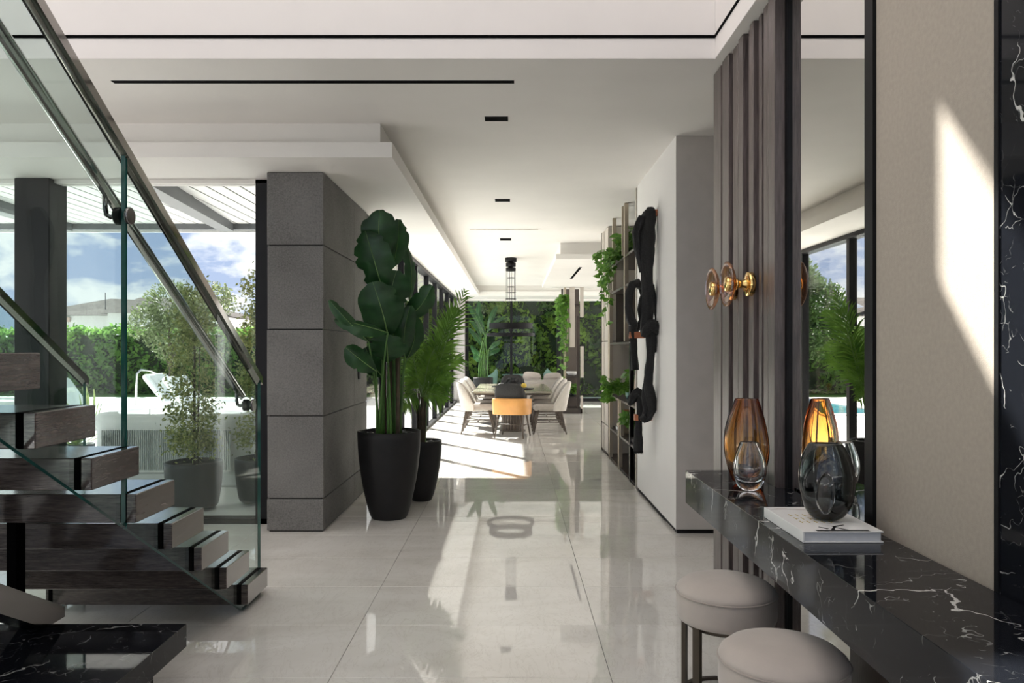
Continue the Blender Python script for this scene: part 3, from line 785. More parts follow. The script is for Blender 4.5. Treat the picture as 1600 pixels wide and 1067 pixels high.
# leaves: (base px, tip px, width px, depth offset, face, fold)
LV = [((600,404),(594,336),54,.02,(.1,-1,.2),.15), ((612,420),(622,351),38,.25,(.5,-1,.1),.2), ((600,462),(574,372),58,-.06,(-.1,-1,.15),.2),
      ((613,492),(619,430),56,.06,(.25,-1,.35),.15), ((607,528),(585,450),66,-.10,(.0,-1,.3),.25), ((628,500),(670,452),34,.16,(.6,-1,.3),.5),
      ((576,534),(521,476),20,-.40,(-.2,-1,.6),.5), ((606,520),(532,500),30,-.36,(-.1,-1,.9),.5), ((632,556),(640,486),36,.14,(.4,-1,.1),.4),
      ((606,566),(604,528),58,-.14,(.05,-1,.5),.25), ((588,580),(545,547),34,-.30,(-.2,-1,.5),.35), ((640,470),(636,395),22,.4,(.9,-1,.2),.3),
      ((598,590),(574,548),36,.18,(0,-1,.2),.3), ((636,560),(646,500),30,.30,(.3,-1,.2),.3)]
roots = [(-.05,0), (.03,.04), (-.06,-.03), (.06,0), (0,-.06), (.08,.05), (-.09,0), (-.08,-.05), (.09,.04), (.03,-.08), (-.1,-.04), (.09,.08), (-.02,.08), (.04,.09)]
for (b0, t0, w0, dd, fc, fo), (rx, ry) in zip(LV, roots):
    d_ = by + dd; A = at(b0[0], b0[1], d_); B = at(t0[0], t0[1], d_ - .10); B = A + (B - A)*1.12
    broadleaf(BP, A, B, w0*d_/F*1.02, bend=.10, fold=fo, face=fc)
    r0 = Vector((bx+rx, by+ry, bh-.05)); midp = Vector((r0.x*.75+A.x*.25, r0.y*.7+A.y*.3, (r0.z*.4+A.z*.6)))
    stem(BP, [r0, midp, A], .0125, .006)
for rx, ry, zz, rr in ((.00, .03, 1.72, .026), (.075, .0, 1.60, .022), (.05, .06, 1.5, .02), (-.045, .03, 1.5, .018)):
    stem(BP, [(bx+rx, by+ry, bh-.05), (bx+rx*1.1, by+ry, zz)], rr, rr*.55, 'trunk')

def frond(t, base, tip, sag, nleaf=34, ll=.26, mat='palm', seed=1, face=(0, -1, .3), lw=.017):
    base = Vector(base); tip = Vector(tip); rnd = random.Random(seed)
    ctrl = base.lerp(tip, .55) + Vector((0, 0, sag))
    def pt(u): return base*(1-u)**2 + ctrl*2*u*(1-u) + tip*u*u
    m_ = MB(); m_.tube([pt(i/16) for i in range(17)], [.007*(1-.85*i/16) for i in range(17)], 6, mi=1)
    fc = Vector(face)
    for k in range(nleaf):
        u = .16 + .84*k/(nleaf-1); c_ = pt(u); tg = (pt(min(1, u+.02)) - pt(u-.02)).normalized()
        sd = tg.cross(fc).normalized(); nn = sd.cross(tg).normalized()
        l = ll * (math.sin(PI*min(1, .12+u*.88))**.6) * (.85+.3*rnd.random())
        if u > .9: l *= .75
        for s_ in (-1, 1):
            ang = R(58 - 34*u + rnd.uniform(-6, 6))
            dr = (tg*math.cos(ang) + sd*s_*math.sin(ang) + nn*rnd.uniform(-.12, .18)).normalized()
            e1 = c_ + dr*l*.5 + Vector((0, 0, .0)); e2 = c_ + dr*l + Vector((0, 0, -l*.22))
            wv = dr.cross(nn).normalized()*lw/2
            m_.add([c_ - wv*.5, c_ + wv*.5, e1 + wv, e1 - wv, e2], [(0, 1, 2, 3), (3, 2, 4)], 0)
    return m_.build('frond', [M[mat], M['boprib']], t)
px_, py_, ph_ = -.906, 7.53, .594
PM = planter('areca_palm', 'feathery green palm in the smaller matte black planter behind', px_, py_, .20, .10, ph_)
pebbles(PM, px_, py_, .165, ph_-.04, 90, .02)
FR = [((728,452),.10,.26), ((722,560),.16,.2), ((704,598),.14,.22), ((640,600),.12,.2), ((646,520),.14,.24), ((700,500),.16,.26),
      ((690,545),.25,.24), ((628,640),.12,.2), ((712,480),.22,.26), ((696,628),.14,.2), ((634,560),.2,.22)]
for k, (tp, sg, ll) in enumerate(FR):
    dd = (-.25, .1, -.3, -.1, .25, .3, .1, -.35, -.2, -.35, .35, .2, .3, -.15)[k]
    A = Vector((px_+.05*math.cos(k*2.4), py_+.05*math.sin(k*2.4), .95+.04*(k % 4))); B = at(tp[0], tp[1], py_+dd)
    frond(PM, A, B, sg, 21, ll*1.15, seed=k, face=(0, -1, .25+.1*(k % 3)))
    stem(PM, [(A.x*.5+px_*.5, A.y*.5+py_*.5, ph_-.05), A], .014, .008, 'trunk' if k % 3 else 'bopstem')
# extra fronds leaning into the room and to the window, seen in the mirror
for k, (dx, dy, dz) in enumerate(((.55, .3, 1.9), (.35, .6, 1.55), (-.3, .65, 1.75), (.3, -.45, 1.5), (-.25, -.5, 1.8))):
    A = Vector((px_, py_, 1.0)); frond(PM, A, A + Vector((dx*.6, dy, dz-1.0)), .22, 30, .25, seed=40+k, face=(.3, -1, .4))
    stem(PM, [(px_, py_, ph_-.05), A], .012, .008, 'bopstem')

# far bird of paradise by the end glazing
fx, fy, fh = -.74, 18.9, .80
FP = planter('far_leafy_plant', 'tall leafy plant in a black pot by the far glazing', fx, fy, .25, .17, fh)
for k, (b0, t0, w0, fc) in enumerate([((757,524),(730,474),9,(0,-1,.4)), ((760,520),(790,494),8,(0,-1,.8)), ((752,530),(734,500),9,(0,-1,.8)), ((756,545),(732,512),9,(0,-1,.7)),
        ((764,545),(782,533),11,(0,-1,.9)), ((762,556),(781,545),12,(0,-1,.7)), ((752,560),(736,540),9,(0,-1,.5)), ((762,515),(776,478),9,(.3,-1,.4)), ((750,566),(740,554),9,(0,-1,.5)), ((757,512),(748,470),9,(-.3,-1,.4))]):
    dd = ((k*37) % 7 - 3)*.1; A = at(*b0, fy+dd); B = at(*t0, fy+dd-.1)
    broadleaf(FP, A, B, w0*fy/F, bend=.2, fold=.4, face=fc)
    stem(FP, [(fx+((k % 5)-2)*.05, fy, fh-.05), (fx+((k % 5)-2)*.06, fy, 1.4), A], .02, .01)

# leaf clouds ------------------------------------------------------
def cloud(pts, size, seed=0, mi=0, mb=None, quad=True):
    rng = np.random.default_rng(seed); pts = np.asarray(pts); n = len(pts)
    u = rng.normal(size=(n, 3)); u /= np.linalg.norm(u, axis=1)[:, None]
    w = rng.normal(size=(n, 3)); w -= u*(u*w).sum(1)[:, None]; w /= np.linalg.norm(w, axis=1)[:, None]
    s_ = size*(.6+.8*rng.random(n))[:, None]
    V = np.stack([pts - u*s_, pts + w*s_*.5, pts + u*s_, pts - w*s_*.5], 1).reshape(-1, 3)
    mb = mb or MB(); b = len(mb.v); mb.v += V.tolist()
    mb.f += [(b+4*i, b+4*i+1, b+4*i+2, b+4*i+3) for i in range(n)]; mb.m += [mi]*n; mb.sm += [False]*n
    return mb
def foliage(name, pts, size, mat, parent, seed=0):
    o = cloud(pts, size, seed).build(name, M[mat], parent); o['kind'] = 'stuff'; return o
def hedge(name, label, x0, x1, y0, y1, z0, z1, n, size, mat, seed):
    t = thing(name, label, 'hedge', ((x0+x1)/2, (y0+y1)/2, 0)); rng = np.random.default_rng(seed)
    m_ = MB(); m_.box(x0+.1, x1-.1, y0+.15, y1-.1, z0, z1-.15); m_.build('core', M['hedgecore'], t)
    P = np.column_stack([rng.uniform(x0, x1, n), y0 + rng.random(n)**2*(y1-y0)*.5, rng.uniform(z0, z1, n)])
    P[:, 1] += .18*np.sin(P[:, 0]*3.1)*np.sin(P[:, 2]*2.7) + .1*np.sin(P[:, 0]*9+P[:, 2]*5)
    k = int(n*.2); P[:k, 2] = z1 + rng.normal(0, .06, k) + .08*np.sin(P[:k, 0]*4); P[:k, 1] = rng.uniform(y0, y1, k)
    foliage('foliage', P, size, mat, t, seed); return t
hedge('low_hedge', 'trimmed green hedge beyond the terrace below the white house', -26, -4.6, 26, 27.2, 0, 2.15, 26000, .09, 'hedge', 1)
hedge('tall_hedge', 'tall sunlit green hedge close behind the dining glazing', -4.3, 8.5, 24.6, 26.0, 0, 4.8, 30000, .10, 'fhedge', 2)

def topiary(x, y, label, z0, z1, rw, hpot, rp, seed, n):
    t = planter('potted_shrub', label, x, y, rp, rp*.82, hpot, 'slate', 'potted shrubs on the terrace')
    stem(t, [(x, y, hpot-.05), (x+.01, y, z1-.35)], .016, .007, 'trunk', 'trunk'); stem(t, [(x+.03, y, hpot-.05), (x+.05, y+.02, z1-.6)], .012, .005, 'trunk', 'trunk')
    rng = np.random.default_rng(seed); P = []
    for k in range(70):
        u = rng.random(); z = z0 + (z1-z0)*u; a = rng.random()*2*PI; q = rw*(.55+.45*math.sin(PI*min(1, u*1.1)**.7))*rng.uniform(.3, 1)
        c_ = np.array([x+q*math.cos(a), y+q*math.sin(a), z]); m = int(n/70)
        P.append(c_ + rng.normal(0, .055, (m, 3)))
        if k % 3 == 0: stem(t, [(x, y, z-.12), (x, y, z), tuple(c_)], .005, .002, 'trunk', 'branch')
    foliage('foliage', np.concatenate(P), .020, 'topiary', t, seed)
topiary(-3.06, 7.25, 'variegated shrub in a round grey pot outside, left one', .50, 2.12, .24, .425, .265, 5, 5200)
topiary(-2.50, 7.55, 'variegated shrub in a round grey pot outside, beside the pillar', .50, 2.28, .27, .42, .265, 6, 5200)
def tree(name, label, x, y, blobs, n, size, mat, seed, th=.12, h=3):
    t = thing(name, label, 'tree', (x, y, 0), 'trees beyond the terrace'); rng = np.random.default_rng(seed)
    stem(t, [(x, y, 0), (x+.1, y, h*.5), (x, y, h)], th, th*.4, 'trunk', 'trunk'); P = []
    for (dx, dz, r) in blobs:
        stem(t, [(x, y, h*.5), (x+dx*.5, y, dz*.8), (x+dx, y, dz)], th*.4, th*.1, 'trunk', 'branch')
        m = int(n*r*r/sum(b[2]**2 for b in blobs)); v_ = rng.normal(size=(m, 3)); v_ /= np.linalg.norm(v_, axis=1)[:, None]
        P.append(np.array([x+dx, y, dz]) + v_*(r*(.55+.5*rng.random(m)))[:, None])
    foliage('foliage', np.concatenate(P), size, mat, t, seed)
tree('evergreen_tree', 'dense dark evergreen tree rising beside the pillar', -6.5, 24.7, [(0, 3.6, .9), (.4, 2.9, .9), (-.9, 3.0, .8), (.1, 4.3, .6), (-.8, 2.0, .8), (.4, 1.9, .9)], 16000, .07, 'treeleaf', 11, .14, 2.6)
tree('olive_tree', 'airy olive tree in front of the hedge left of the pillar', -10.0, 22.0, [(0, 2.8, .7), (.7, 2.5, .7), (-.6, 2.3, .6), (.2, 1.9, .8), (1.3, 2.9, .6)], 8000, .05, 'olive', 12, .09, 2.0)

def spiky(x, y, z, label):
    t = thing('agave_plant', label, 'plant', (x, y, 0)); rnd = random.Random(4)
    m_ = MB(); m_.lathe([(.16, 0), (.22, .30), (.20, .30), (.19, .26)], (x, y, 0), 24); m_.build('pot', M['slate'], t)
    for k in range(26):
        a = k*2.4; el = R(25+60*rnd.random()); L = .5+.3*rnd.random()
        dr = Vector((math.cos(a)*math.cos(el), math.sin(a)*math.cos(el), math.sin(el))); A = Vector((x, y, .28)); B = A + dr*L
        broadleaf(t, A, B, .05, bend=-.08, fold=.4, face=Vector((0, 0, 1)) + dr*.01 - Vector((0, .3, 0)), mat='spiky', rib=False)
spiky(-5.55, 9.6, 0, 'spiky yellow-edged agave on the terrace behind the black post')

# ------------------------------------------------------------------ terrace, pool, pergola, house
m_ = MB(); m_.box(-40, -1.72, 6.66, 24.2, -.25, -.03); m_.box(-1.72, 12, YEND+.1, 24.2, -.25, -.03); m_.box(-40, -6.2, -12, 6.66, -.25, -.03); m_.box(-6.2, 12, -14, -4.12, -.25, -.03)
struct('ground_terrace', m_, M['terrace'])
m_ = MB(); m_.box(-60, 20, 24.2, 27.5, -.3, -.05); struct('ground_lawn', m_, M['lawn'])
m_ = MB(); m_.box(-70, 30, 27.5, 80, -.3, -.05); struct('ground_yard', m_, M['terrace'])
t = thing('swimming_pool', 'blue swimming pool set in the pale terrace, seen in the mirror', 'pool', (-4.4, 20.7, 0))
m_ = MB(); m_.box(-6.2, -4.6, 17.6, 23.4, -.03, -.012); m_.build('water', M['water'], t)
m_ = MB()
for a in ((-6.4, -6.2, 17.4, 23.6), (-4.6, -4.4, 17.4, 23.6), (-6.2, -4.6, 17.4, 17.6), (-6.2, -4.6, 23.4, 23.6)): m_.box(*a, -.03, .01)
m_.build('coping', M['terrace'], t)
PG = thing('pergola_roof', 'white boarded roof over the terrace with grey steel beams', 'roof', (-6, 9, 0)); PZ = 3.42
m_ = MB(); m_.box(-9.0, -1.85, 6.75, 11.6, PZ+.02, PZ+.12); m_.build('roof_deck', M['slot'], PG)
for k in range(35):
    x = -9.0 + .2*k; m_ = MB(); m_.cbox(x+.012, x+.188, 6.78, 11.5, PZ-.004, PZ+.018, .003); m_.build('plank', M['plank'], PG)
m_ = MB(); m_.box(-9.0, -1.85, 11.5, 11.6, PZ-.09, PZ+.12); m_.build('fascia', M['beam'], PG)
m_ = MB(); m_.box(-9.0, -1.85, 11.60, 11.64, PZ-.12, PZ-.05); m_.build('gutter', M['plank'], PG)
for xa, xb in ((-3.95, -4.45), (-6.6, -6.9)):
    m_ = MB(); m_.prism([Vector((xa, 6.78, PZ-.20)), Vector((xa+.26, 6.78, PZ-.20)), Vector((xb+.20, 11.5, PZ-.12)), Vector((xb, 11.5, PZ-.12))], (0, 0, .195)); m_.build('beam', M['beam'], PG)
for x, y in ((-8.8, 11.3),):
    m_ = MB(); m_.box(x, x+.15, y, y+.15, -.03, PZ); m_.build('post', M['blackframe'], PG)

HS = thing('white_house', 'white house with pale hipped roof beyond the hedge', 'house', (-22, 38, 0))
HD = 36.0
def hz(px, py): p = at(px, py, HD); return p.x, p.z
x0, x1 = at(60, 0, HD).x, at(330, 0, HD).x; ze = at(0, 493, HD).z
m_ = MB(); m_.box(x0, x1, HD, HD+7, 0, ze); m_.box(at(184, 0, HD).x, x1, HD-.9, HD, 0, ze+.15); m_.build('wall', M['render'], HS)
m_ = MB(); rz_ = at(0, 464, HD+2).z
a = Vector((x0-.6, HD-.7, ze)); b2 = Vector((x1+.6, HD-.7, ze)); c2 = Vector((x1+.6, HD+7.6, ze)); d2 = Vector((x0-.6, HD+7.6, ze))
e1 = Vector((at(170, 0, HD+3).x, HD+3.2, rz_)); e2 = Vector((at(300, 0, HD+3).x, HD+3.2, rz_-.2))
m_.add([a, b2, c2, d2, e1, e2], [(0, 1, 5, 4), (1, 2, 5), (2, 3, 4, 5), (3, 0, 4), (3, 2, 1, 0)]); m_.build('roof', M['rooftile'], HS)
g0 = at(152, 493, HD-1.5); g1 = at(320, 493, HD-1.5)
m_ = MB(); m_.add([Vector((g0.x, HD-1.4, ze+.05)), Vector((g1.x, HD-1.4, ze+.05)), Vector((g1.x, HD+2, ze+1.0)), Vector((at(186, 0, HD).x, HD+2, ze+1.0)), Vector((g0.x, HD+2.5, ze+.05))], [(0, 1, 2, 3), (0, 3, 4)]); m_.build('roof', M['rooftile'], HS)
p = at(98, 503, HD); q = at(107, 514, HD)
m_ = MB(); m_.box(p.x, q.x, HD-.06, HD+.02, q.z, p.z); wn_ = m_.build('window', M['render'], HS)
m_ = MB(); m_.box(p.x+.03, q.x-.03, HD-.08, HD-.05, q.z+.03, p.z-.03); m_.build('pane', M['shutter'], wn_)
m_ = MB(); m_.box(p.x-.1, q.x+.1, HD-.10, HD-.02, p.z, p.z+.22); m_.build('shutter_box', M['trim_pink'], wn_)
p = at(200, 500, HD-.9); m_ = MB(); m_.box(p.x, x1-1.2, HD-.96, HD-.88, ze-1.2, ze-.2); m_.build('garage_door', M['outgrey'], HS)
p = at(147, 455, HD); m_ = MB(); m_.tube([(p.x, HD+1, ze), (p.x, HD+1, p.z)], .02, 6); m_.build('aerial', M['beam'], HS)
o = MB().tube([at(212, 634, 20), at(214, 584, 20), at(220, 578, 20), at(235, 579, 20.4), at(262, 592, 21.5), at(264, 630, 21.5)], .03, 8).build('pool_handrail', M['steel'])
tag(o, 'curved steel pool handrail rising from the terrace before the hedge', 'handrail')

# sun loungers, terrace sofas
def lounger(label, x, y, rz, sc_=1.0):
    t = thing('sun_lounger', label, 'sun lounger', (0, 0, 0), 'white sun loungers on the terrace')
    m_ = MB(); m_.cbox(-.38, .38, -.95, .45, .20, .34, .03); m_.build('mattress', M['outwhite'], t)
    m_ = MB(); Mx = Matrix.Translation((0, .45, .22)) @ Matrix.Rotation(R(48), 4, 'X'); m_.cbox(-.38, .38, 0, .85, .0, .13, .03, M=Mx); m_.build('backrest', M['outwhite'], t)
    m_ = MB(); Mx = Matrix.Translation((0, .72, .52)) @ Matrix.Rotation(R(48), 4, 'X'); m_.cbox(-.28, .28, .05, .40, .08, .22, .05, M=Mx); m_.build('pillow', M['outgrey'], t)
    m_ = MB(); m_.cbox(-.36, .36, -.95, .95, .12, .20, .01); m_.build('frame', M['outframe'], t)
    for sx in (-.33, .33):
        for sy in (-.85, .85): m_ = MB(); m_.box(sx-.03, sx+.03, sy-.03, sy+.03, -.03, .12); m_.build('leg', M['outframe'], t)
    t.location = (x, y, 0); t.rotation_euler = (0, 0, rz); return t
lounger('white sun lounger just right of the black post', -9.6, 16.6, R(75))
lounger('white sun lounger behind the agave plant', -8.3, 14.9, R(75))
lounger('white sun lounger behind the potted shrubs, back toward the hedge', -7.6, 17.8, R(80))
lounger('white sun lounger nearest the pillar beyond the shrubs', -6.4, 16.2, R(80))
def outsofa(name, label, x, y, w, mat, h=.78):
    t = thing(name, label, 'outdoor sofa', (x, y, 0)); dp = .85
    P = []
    for i in range(25):                                     # curved wrap-around back
        a = PI + PI*i/24; cx = math.cos(a); sy_ = math.sin(a)
        px2 = (w/2)*math.copysign(abs(cx)**.45, cx); py2 = -(dp/2)*abs(sy_)**.45
        P.append((px2, py2 + .0))
    base = MB(); G = []
    for (px2, py2) in P:
        n_ = Vector((px2/(w/2), py2/(dp/2), 0)).normalized()
        pr = [(-.02, .14), (0, .16), (.0, h-.16), (.03, h-.10), (.03, h-.03), (-.02, h), (-.12, h), (-.16, h-.06), (-.16, .2), (-.02, .14)]
        G.append([(x+px2+n_.x*q, y+py2+n_.y*q, z) for q, z in pr])
    base.grid(G); base.build('shell_back', M[mat], t)
    m_ = MB(); m_.cbox(x-w/2+.14, x+w/2-.14, y-dp/2+.12, y+dp/2, .18, .44, .04); m_.build('seat', M[mat], t)
    m_ = MB(); m_.cbox(x-w/2+.05, x+w/2-.05, y-dp/2+.03, y+dp/2, -.03, .15, .03); m_.build('plinth', M['outgrey'], t)
    m_ = MB(); n = int(w/.028)
    for k in range(n):
        u = (k+.5)/n; xx = x - w/2 + .16 + (w-.32)*u; m_.box(xx-.006, xx+.006, y-dp/2-.012, y-dp/2+.01, .17, h-.17)
    o = m_.build('rope_weave', M['rope'], t); o['kind'] = 'stuff'
outsofa('outdoor_sofa', 'pale outdoor sofa with ribbed rope back outside the glass', -3.82, 8.75, 1.75, 'outwhite')
outsofa('outdoor_armchair', 'pale outdoor armchair with ribbed back beside the pillar, outside', -2.35, 8.95, .95, 'outgrey', .82)
t = thing('lounge_sofa', 'low grey outdoor sofa at the left edge beyond the post', 'outdoor sofa', (-8.6, 12, 0))
m_ = MB(); m_.cbox(-9.6, -7.75, 11.6, 12.5, .0, .36, .04); m_.build('seat', M['outgrey'], t)
m_ = MB(); m_.cbox(-9.6, -7.75, 12.3, 12.55, .36, .72, .05); m_.build('backrest', M['outgrey'], t)
for k, x in enumerate((-9.3, -8.75, -8.2)):
    m_ = MB(); m_.cbox(x-.22, x+.22, 11.98, 12.28, .37, .70, .06); o = m_.build('cushion', M['cushion'] if k % 2 else M['outgrey']); subsurf(o)
    tag(o, ('leftmost cushion on the low grey outdoor sofa', 'middle beige cushion on the low grey outdoor sofa', 'right cushion on the low grey outdoor sofa')[k], 'cushion')
# seats beyond the far glazing
def minichair(x, y, label, rz):
    t = thing('garden_chair', label, 'chair', (0, 0, 0), 'mint garden chairs'); G = []
    for i in range(13):
        a = PI + PI*i/12; G.append([(.27*math.cos(a)*q, .27*math.sin(a)*q, z) for q, z in ((.95, .42), (1.0, .42), (1.12, .92 - .25*abs(math.cos(a))), (1.05, .92 - .25*abs(math.cos(a))), (.95, .42))])
    m_ = MB(); m_.grid(G); m_.build('backrest', M['mint'], t)
    m_ = MB(); m_.lathe([(.26, .40), (.27, .44), (.24, .48)], (0, 0, 0), 20); m_.build('seat', M['mint'], t)
    for sx in (-.2, .2):
        for sy in (-.2, .2): m_ = MB(); m_.tube([(sx, sy, -.03), (sx*.8, sy*.8, .41)], .015, 6); m_.build('leg', M['beam'], t)
    t.location = (x, y, 0); t.rotation_euler = (0, 0, rz)
minichair(-.75, 23.0, 'mint garden chair outside the far glazing, left one', R(60))
minichair(1.25, 23.3, 'mint garden chair outside the far glazing, behind the sofa cushions', R(-40))
t = thing('garden_table', 'small round garden table outside the far glazing', 'table', (.1, 23.2, 0))
m_ = MB(); m_.lathe([(.42, .70), (.43, .73)], (.1, 23.2, 0), 24); m_.build('tabletop', M['mint'], t)
m_ = MB(); m_.lathe([(.16, -.03), (.04, .0), (.03, .70)], (.1, 23.2, 0), 16); m_.build('pedestal', M['beam'], t)

# ------------------------------------------------------------------ dining
DT = thing('dining_table', 'long dining table with onyx top on fluted drum pedestals', 'table', (0, 15, 0))
m_ = MB(); m_.cbox(-.715, .715, 13.5, 16.5, .715, .75, .006); m_.build('tabletop', M['tabletop'], DT)
m_ = MB(); m_.cbox(-.68, .68, 13.54, 16.46, .68, .715, .01); m_.build('table_frame', M['ltwood'], DT)
for y in (14.0, 16.0):
    m_ = MB(); n = 96; pr = [(.0, .0), (.23, .0), (.23, .03)]
    m_.lathe([(.24, 0), (.24, .02)], (0, y, 0), 32)
    P = []
    for k in range(n):
        a = 2*PI*k/n; q = .195 + .012*abs(math.sin(k*PI/4)); P.append([(q*math.cos(a), y+q*math.sin(a), .02), (q*math.cos(a), y+q*math.sin(a), .69)])
    m_.grid(P, closeu=True, smooth=False); m_.build('pedestal', M['ltwood'], DT)

def chair_legs(t, fz, spread, mat='ltwood', w0=.022, w1=.012, sx=.2, sy=.18):
    for ax in (-1, 1):
        for ay in (-1, 1):
            m_ = MB(); m_.tube([(ax*(sx+spread), ay*(sy+spread*1.2), 0), (ax*sx, ay*sy, fz)], [w1, w0], 8); m_.build('leg', M[mat], t)
    for a, b2 in (((-1, -1), (-1, 1)), ((1, -1), (1, 1)), ((-1, 0), (1, 0))):
        zz = .21; f = 1 - zz/fz; p_ = lambda q: (q[0]*(sx+spread*f), q[1]*(sy+spread*1.2*f), zz)
        m_ = MB(); m_.tube([p_(a), p_(b2)], .010, 6); m_.build('stretcher', M[mat], t)
def shellback(mb, w, dp, z0, top, th, flare, a0=200, a1=340, pw=.55, mi=0, drop=.5, inset=0):
    G = []; n = 26
    for i in range(n+1):
        u = i/n; a = R(a0 + (a1-a0)*u); ca, sa = math.cos(a), math.sin(a)
        ex = math.copysign(abs(ca)**pw, ca); ey = math.copysign(abs(sa)**pw, sa); s_ = abs(2*u-1)
        tz = top - drop*(s_**3.2)
        row = []
        for q, z in ((inset, z0), (inset, z0+(tz-z0)*.5), (inset, tz-.02), (inset+th*.5, tz), (inset+th, tz-.02), (inset+th, z0+(tz-z0)*.5), (inset+th, z0), (inset, z0)):
            fl_ = flare*(z-z0)/(top-z0)
            row.append((ex*(w/2-q+fl_*.4), ey*(dp/2-q+fl_), z))
        G.append(row)
    mb.grid(G, mi=mi)
    b = len(mb.v) - len(G)*8
    for off in (0, n*8): mb.f.append(tuple(b+off+k for k in range(7))); mb.m.append(mi); mb.sm.append(False)
def side_chair():
    t = thing('dining_chair', 'x', 'chair', (0, 0, 0), 'ivory upholstered dining chairs along the table')
    m_ = MB(); m_.cbox(-.25, .25, -.22, .30, .41, .53, .04); m_.build('seat', M['chairin'], t)
    m_ = MB(); shellback(m_, .60, .60, .41, .93, .05, .10, 185, 355, .6, drop=.40); m_.build('backrest', M['chairfab'], t)
    m_ = MB(); shellback(m_, .60, .60, .45, .915, .015, .10, 190, 350, .6, drop=.40, inset=.051); m_.build('inner_back', M['chairin'], t)
    chair_legs(t, .42, .075, sx=.20, sy=.20)
    return t
proto = side_chair()
LB = [('ivory dining chair on the window side, nearest the camera', -.62, 13.62, -90), ('ivory dining chair on the window side, second along', -.62, 14.72, -90),
      ('ivory dining chair on the window side, farthest', -.62, 15.82, -90), ('ivory dining chair on the bookcase side, nearest the camera', .66, 13.62, 90),
      ('ivory dining chair on the bookcase side, second along', .66, 14.72, 90), ('ivory dining chair on the bookcase side, farthest', .66, 15.82, 90)]
for k, (lb, x, y, a) in enumerate(LB):
    o = proto if k == 0 else copy_tree(proto)
    o.location = (x, y, 0); o.rotation_euler = (0, 0, R(a)); o['label'] = lb
def end_chair(label, col, loc, a, wrapmat):
    t = thing('armchair', label, 'chair', (0, 0, 0))
    m_ = MB(); m_.cbox(-.25, .25, -.20, .28, .41, .52, .04); m_.build('seat', M['boucle'], t)
    m_ = MB(); shellback(m_, .64, .62, .40, .68, .03, .02, 178, 362, .55, drop=.02); m_.build('wrap', M[wrapmat], t)
    m_ = MB(); shellback(m_, .57, .55, .50, .93, .07, .03, 195, 345, .6, drop=.30); m_.build('backrest', M['boucle'], t)
    chair_legs(t, .42, .06, 'ltwood', .020, .012, .19, .19)
    t.location = loc; t.rotation_euler = (0, 0, R(a)); return t
end_chair('charcoal and tan leather armchair at the near end of the table', None, (.0, 12.98, 0), -14, 'tan')
end_chair('charcoal armchair at the far end of the table', None, (.0, 16.95, 0), 180, 'boucle')
# objects on the table
m_ = MB()
for k in range(5):
    a = k*1.3; m_.tube([(-.02+.10*math.cos(a+j*.7)*(.5+.1*j), 15.2+.2*math.sin(a+j*.6), .85+.05*math.sin(j*1.1+k)) for j in range(7)], .045, 8)
m_.lathe([(.12, .751), (.16, .80), (.10, .84)], (0, 15.2, 0), 20)
tag(m_.build('knotted_centrepiece', M['knit']), 'black knotted centrepiece in the middle of the dining table', 'ornament')
m_ = MB(); m_.lathe([(.09, .751), (.13, .765), (.12, .775), (.08, .762)], (.28, 14.2, 0), 24); tag(m_.build('small_dish', M['black']), 'small black dish on the right of the dining table', 'dish')
m_ = MB(); m_.cbox(-.42, -.24, 15.0, 15.3, .751, .765, .003); tag(m_.build('serving_tray', M['black']), 'small black tray on the left of the dining table', 'tray')
m_ = MB(); m_.lathe([(.02, .751), (.05, .77), (.055, .81), (.03, .84), (.0, .845)], (.22, 14.75, 0), 12, cap=False); tag(m_.build('lemon', M['yellow']), 'small yellow ornament beside the black centrepiece', 'ornament')
m_ = MB(); m_.lathe([(.03, .751), (.06, .77), (.065, .82), (.04, .84)], (-.22, 14.85, 0), 12); tag(m_.build('white_bowl', M['bookcover']), 'small white bowl beside the black centrepiece', 'bowl')

# sofa beyond the table
t = thing('sofa', 'greige sofa beyond the dining table, its back to the room', 'sofa', (.55, 18.6, 0))
m_ = MB(); m_.cbox(-.25, 1.25, 18.3, 18.5, .06, .76, .04); m_.build('backrest', M['sofa'], t)
m_ = MB(); m_.cbox(-.25, 1.25, 18.45, 19.2, .06, .44, .04); m_.build('seat', M['sofa'], t)
for x in (-.25, 1.07): m_ = MB(); m_.cbox(x, x+.18, 18.3, 19.2, .06, .60, .04); m_.build('arm', M['sofa'], t)
for x in (-.2, 1.1):
    for y in (18.35, 19.1): m_ = MB(); m_.box(x, x+.06, y, y+.06, 0, .06); m_.build('leg', M['bronze'], t)
for k, (x, y, z, rz, mt) in enumerate(((.47, 18.66, .74, 6, 'cushion'), (.99, 18.64, .72, -5, 'cushion'))):
    m_ = MB(); Mx = Matrix.Translation((x, y-.02, z+.03)) @ Matrix.Rotation(R(rz), 4, 'Y') @ Matrix.Rotation(R(12), 4, 'X'); m_.cbox(-.24, .24, -.08, .08, -.27, .19, .07, M=Mx)
    o = m_.build('cushion', M[mt]); subsurf(o); tag(o, ('beige cushion on the sofa beyond the table, left one', 'beige cushion on the sofa beyond the table, right one')[k], 'cushion')

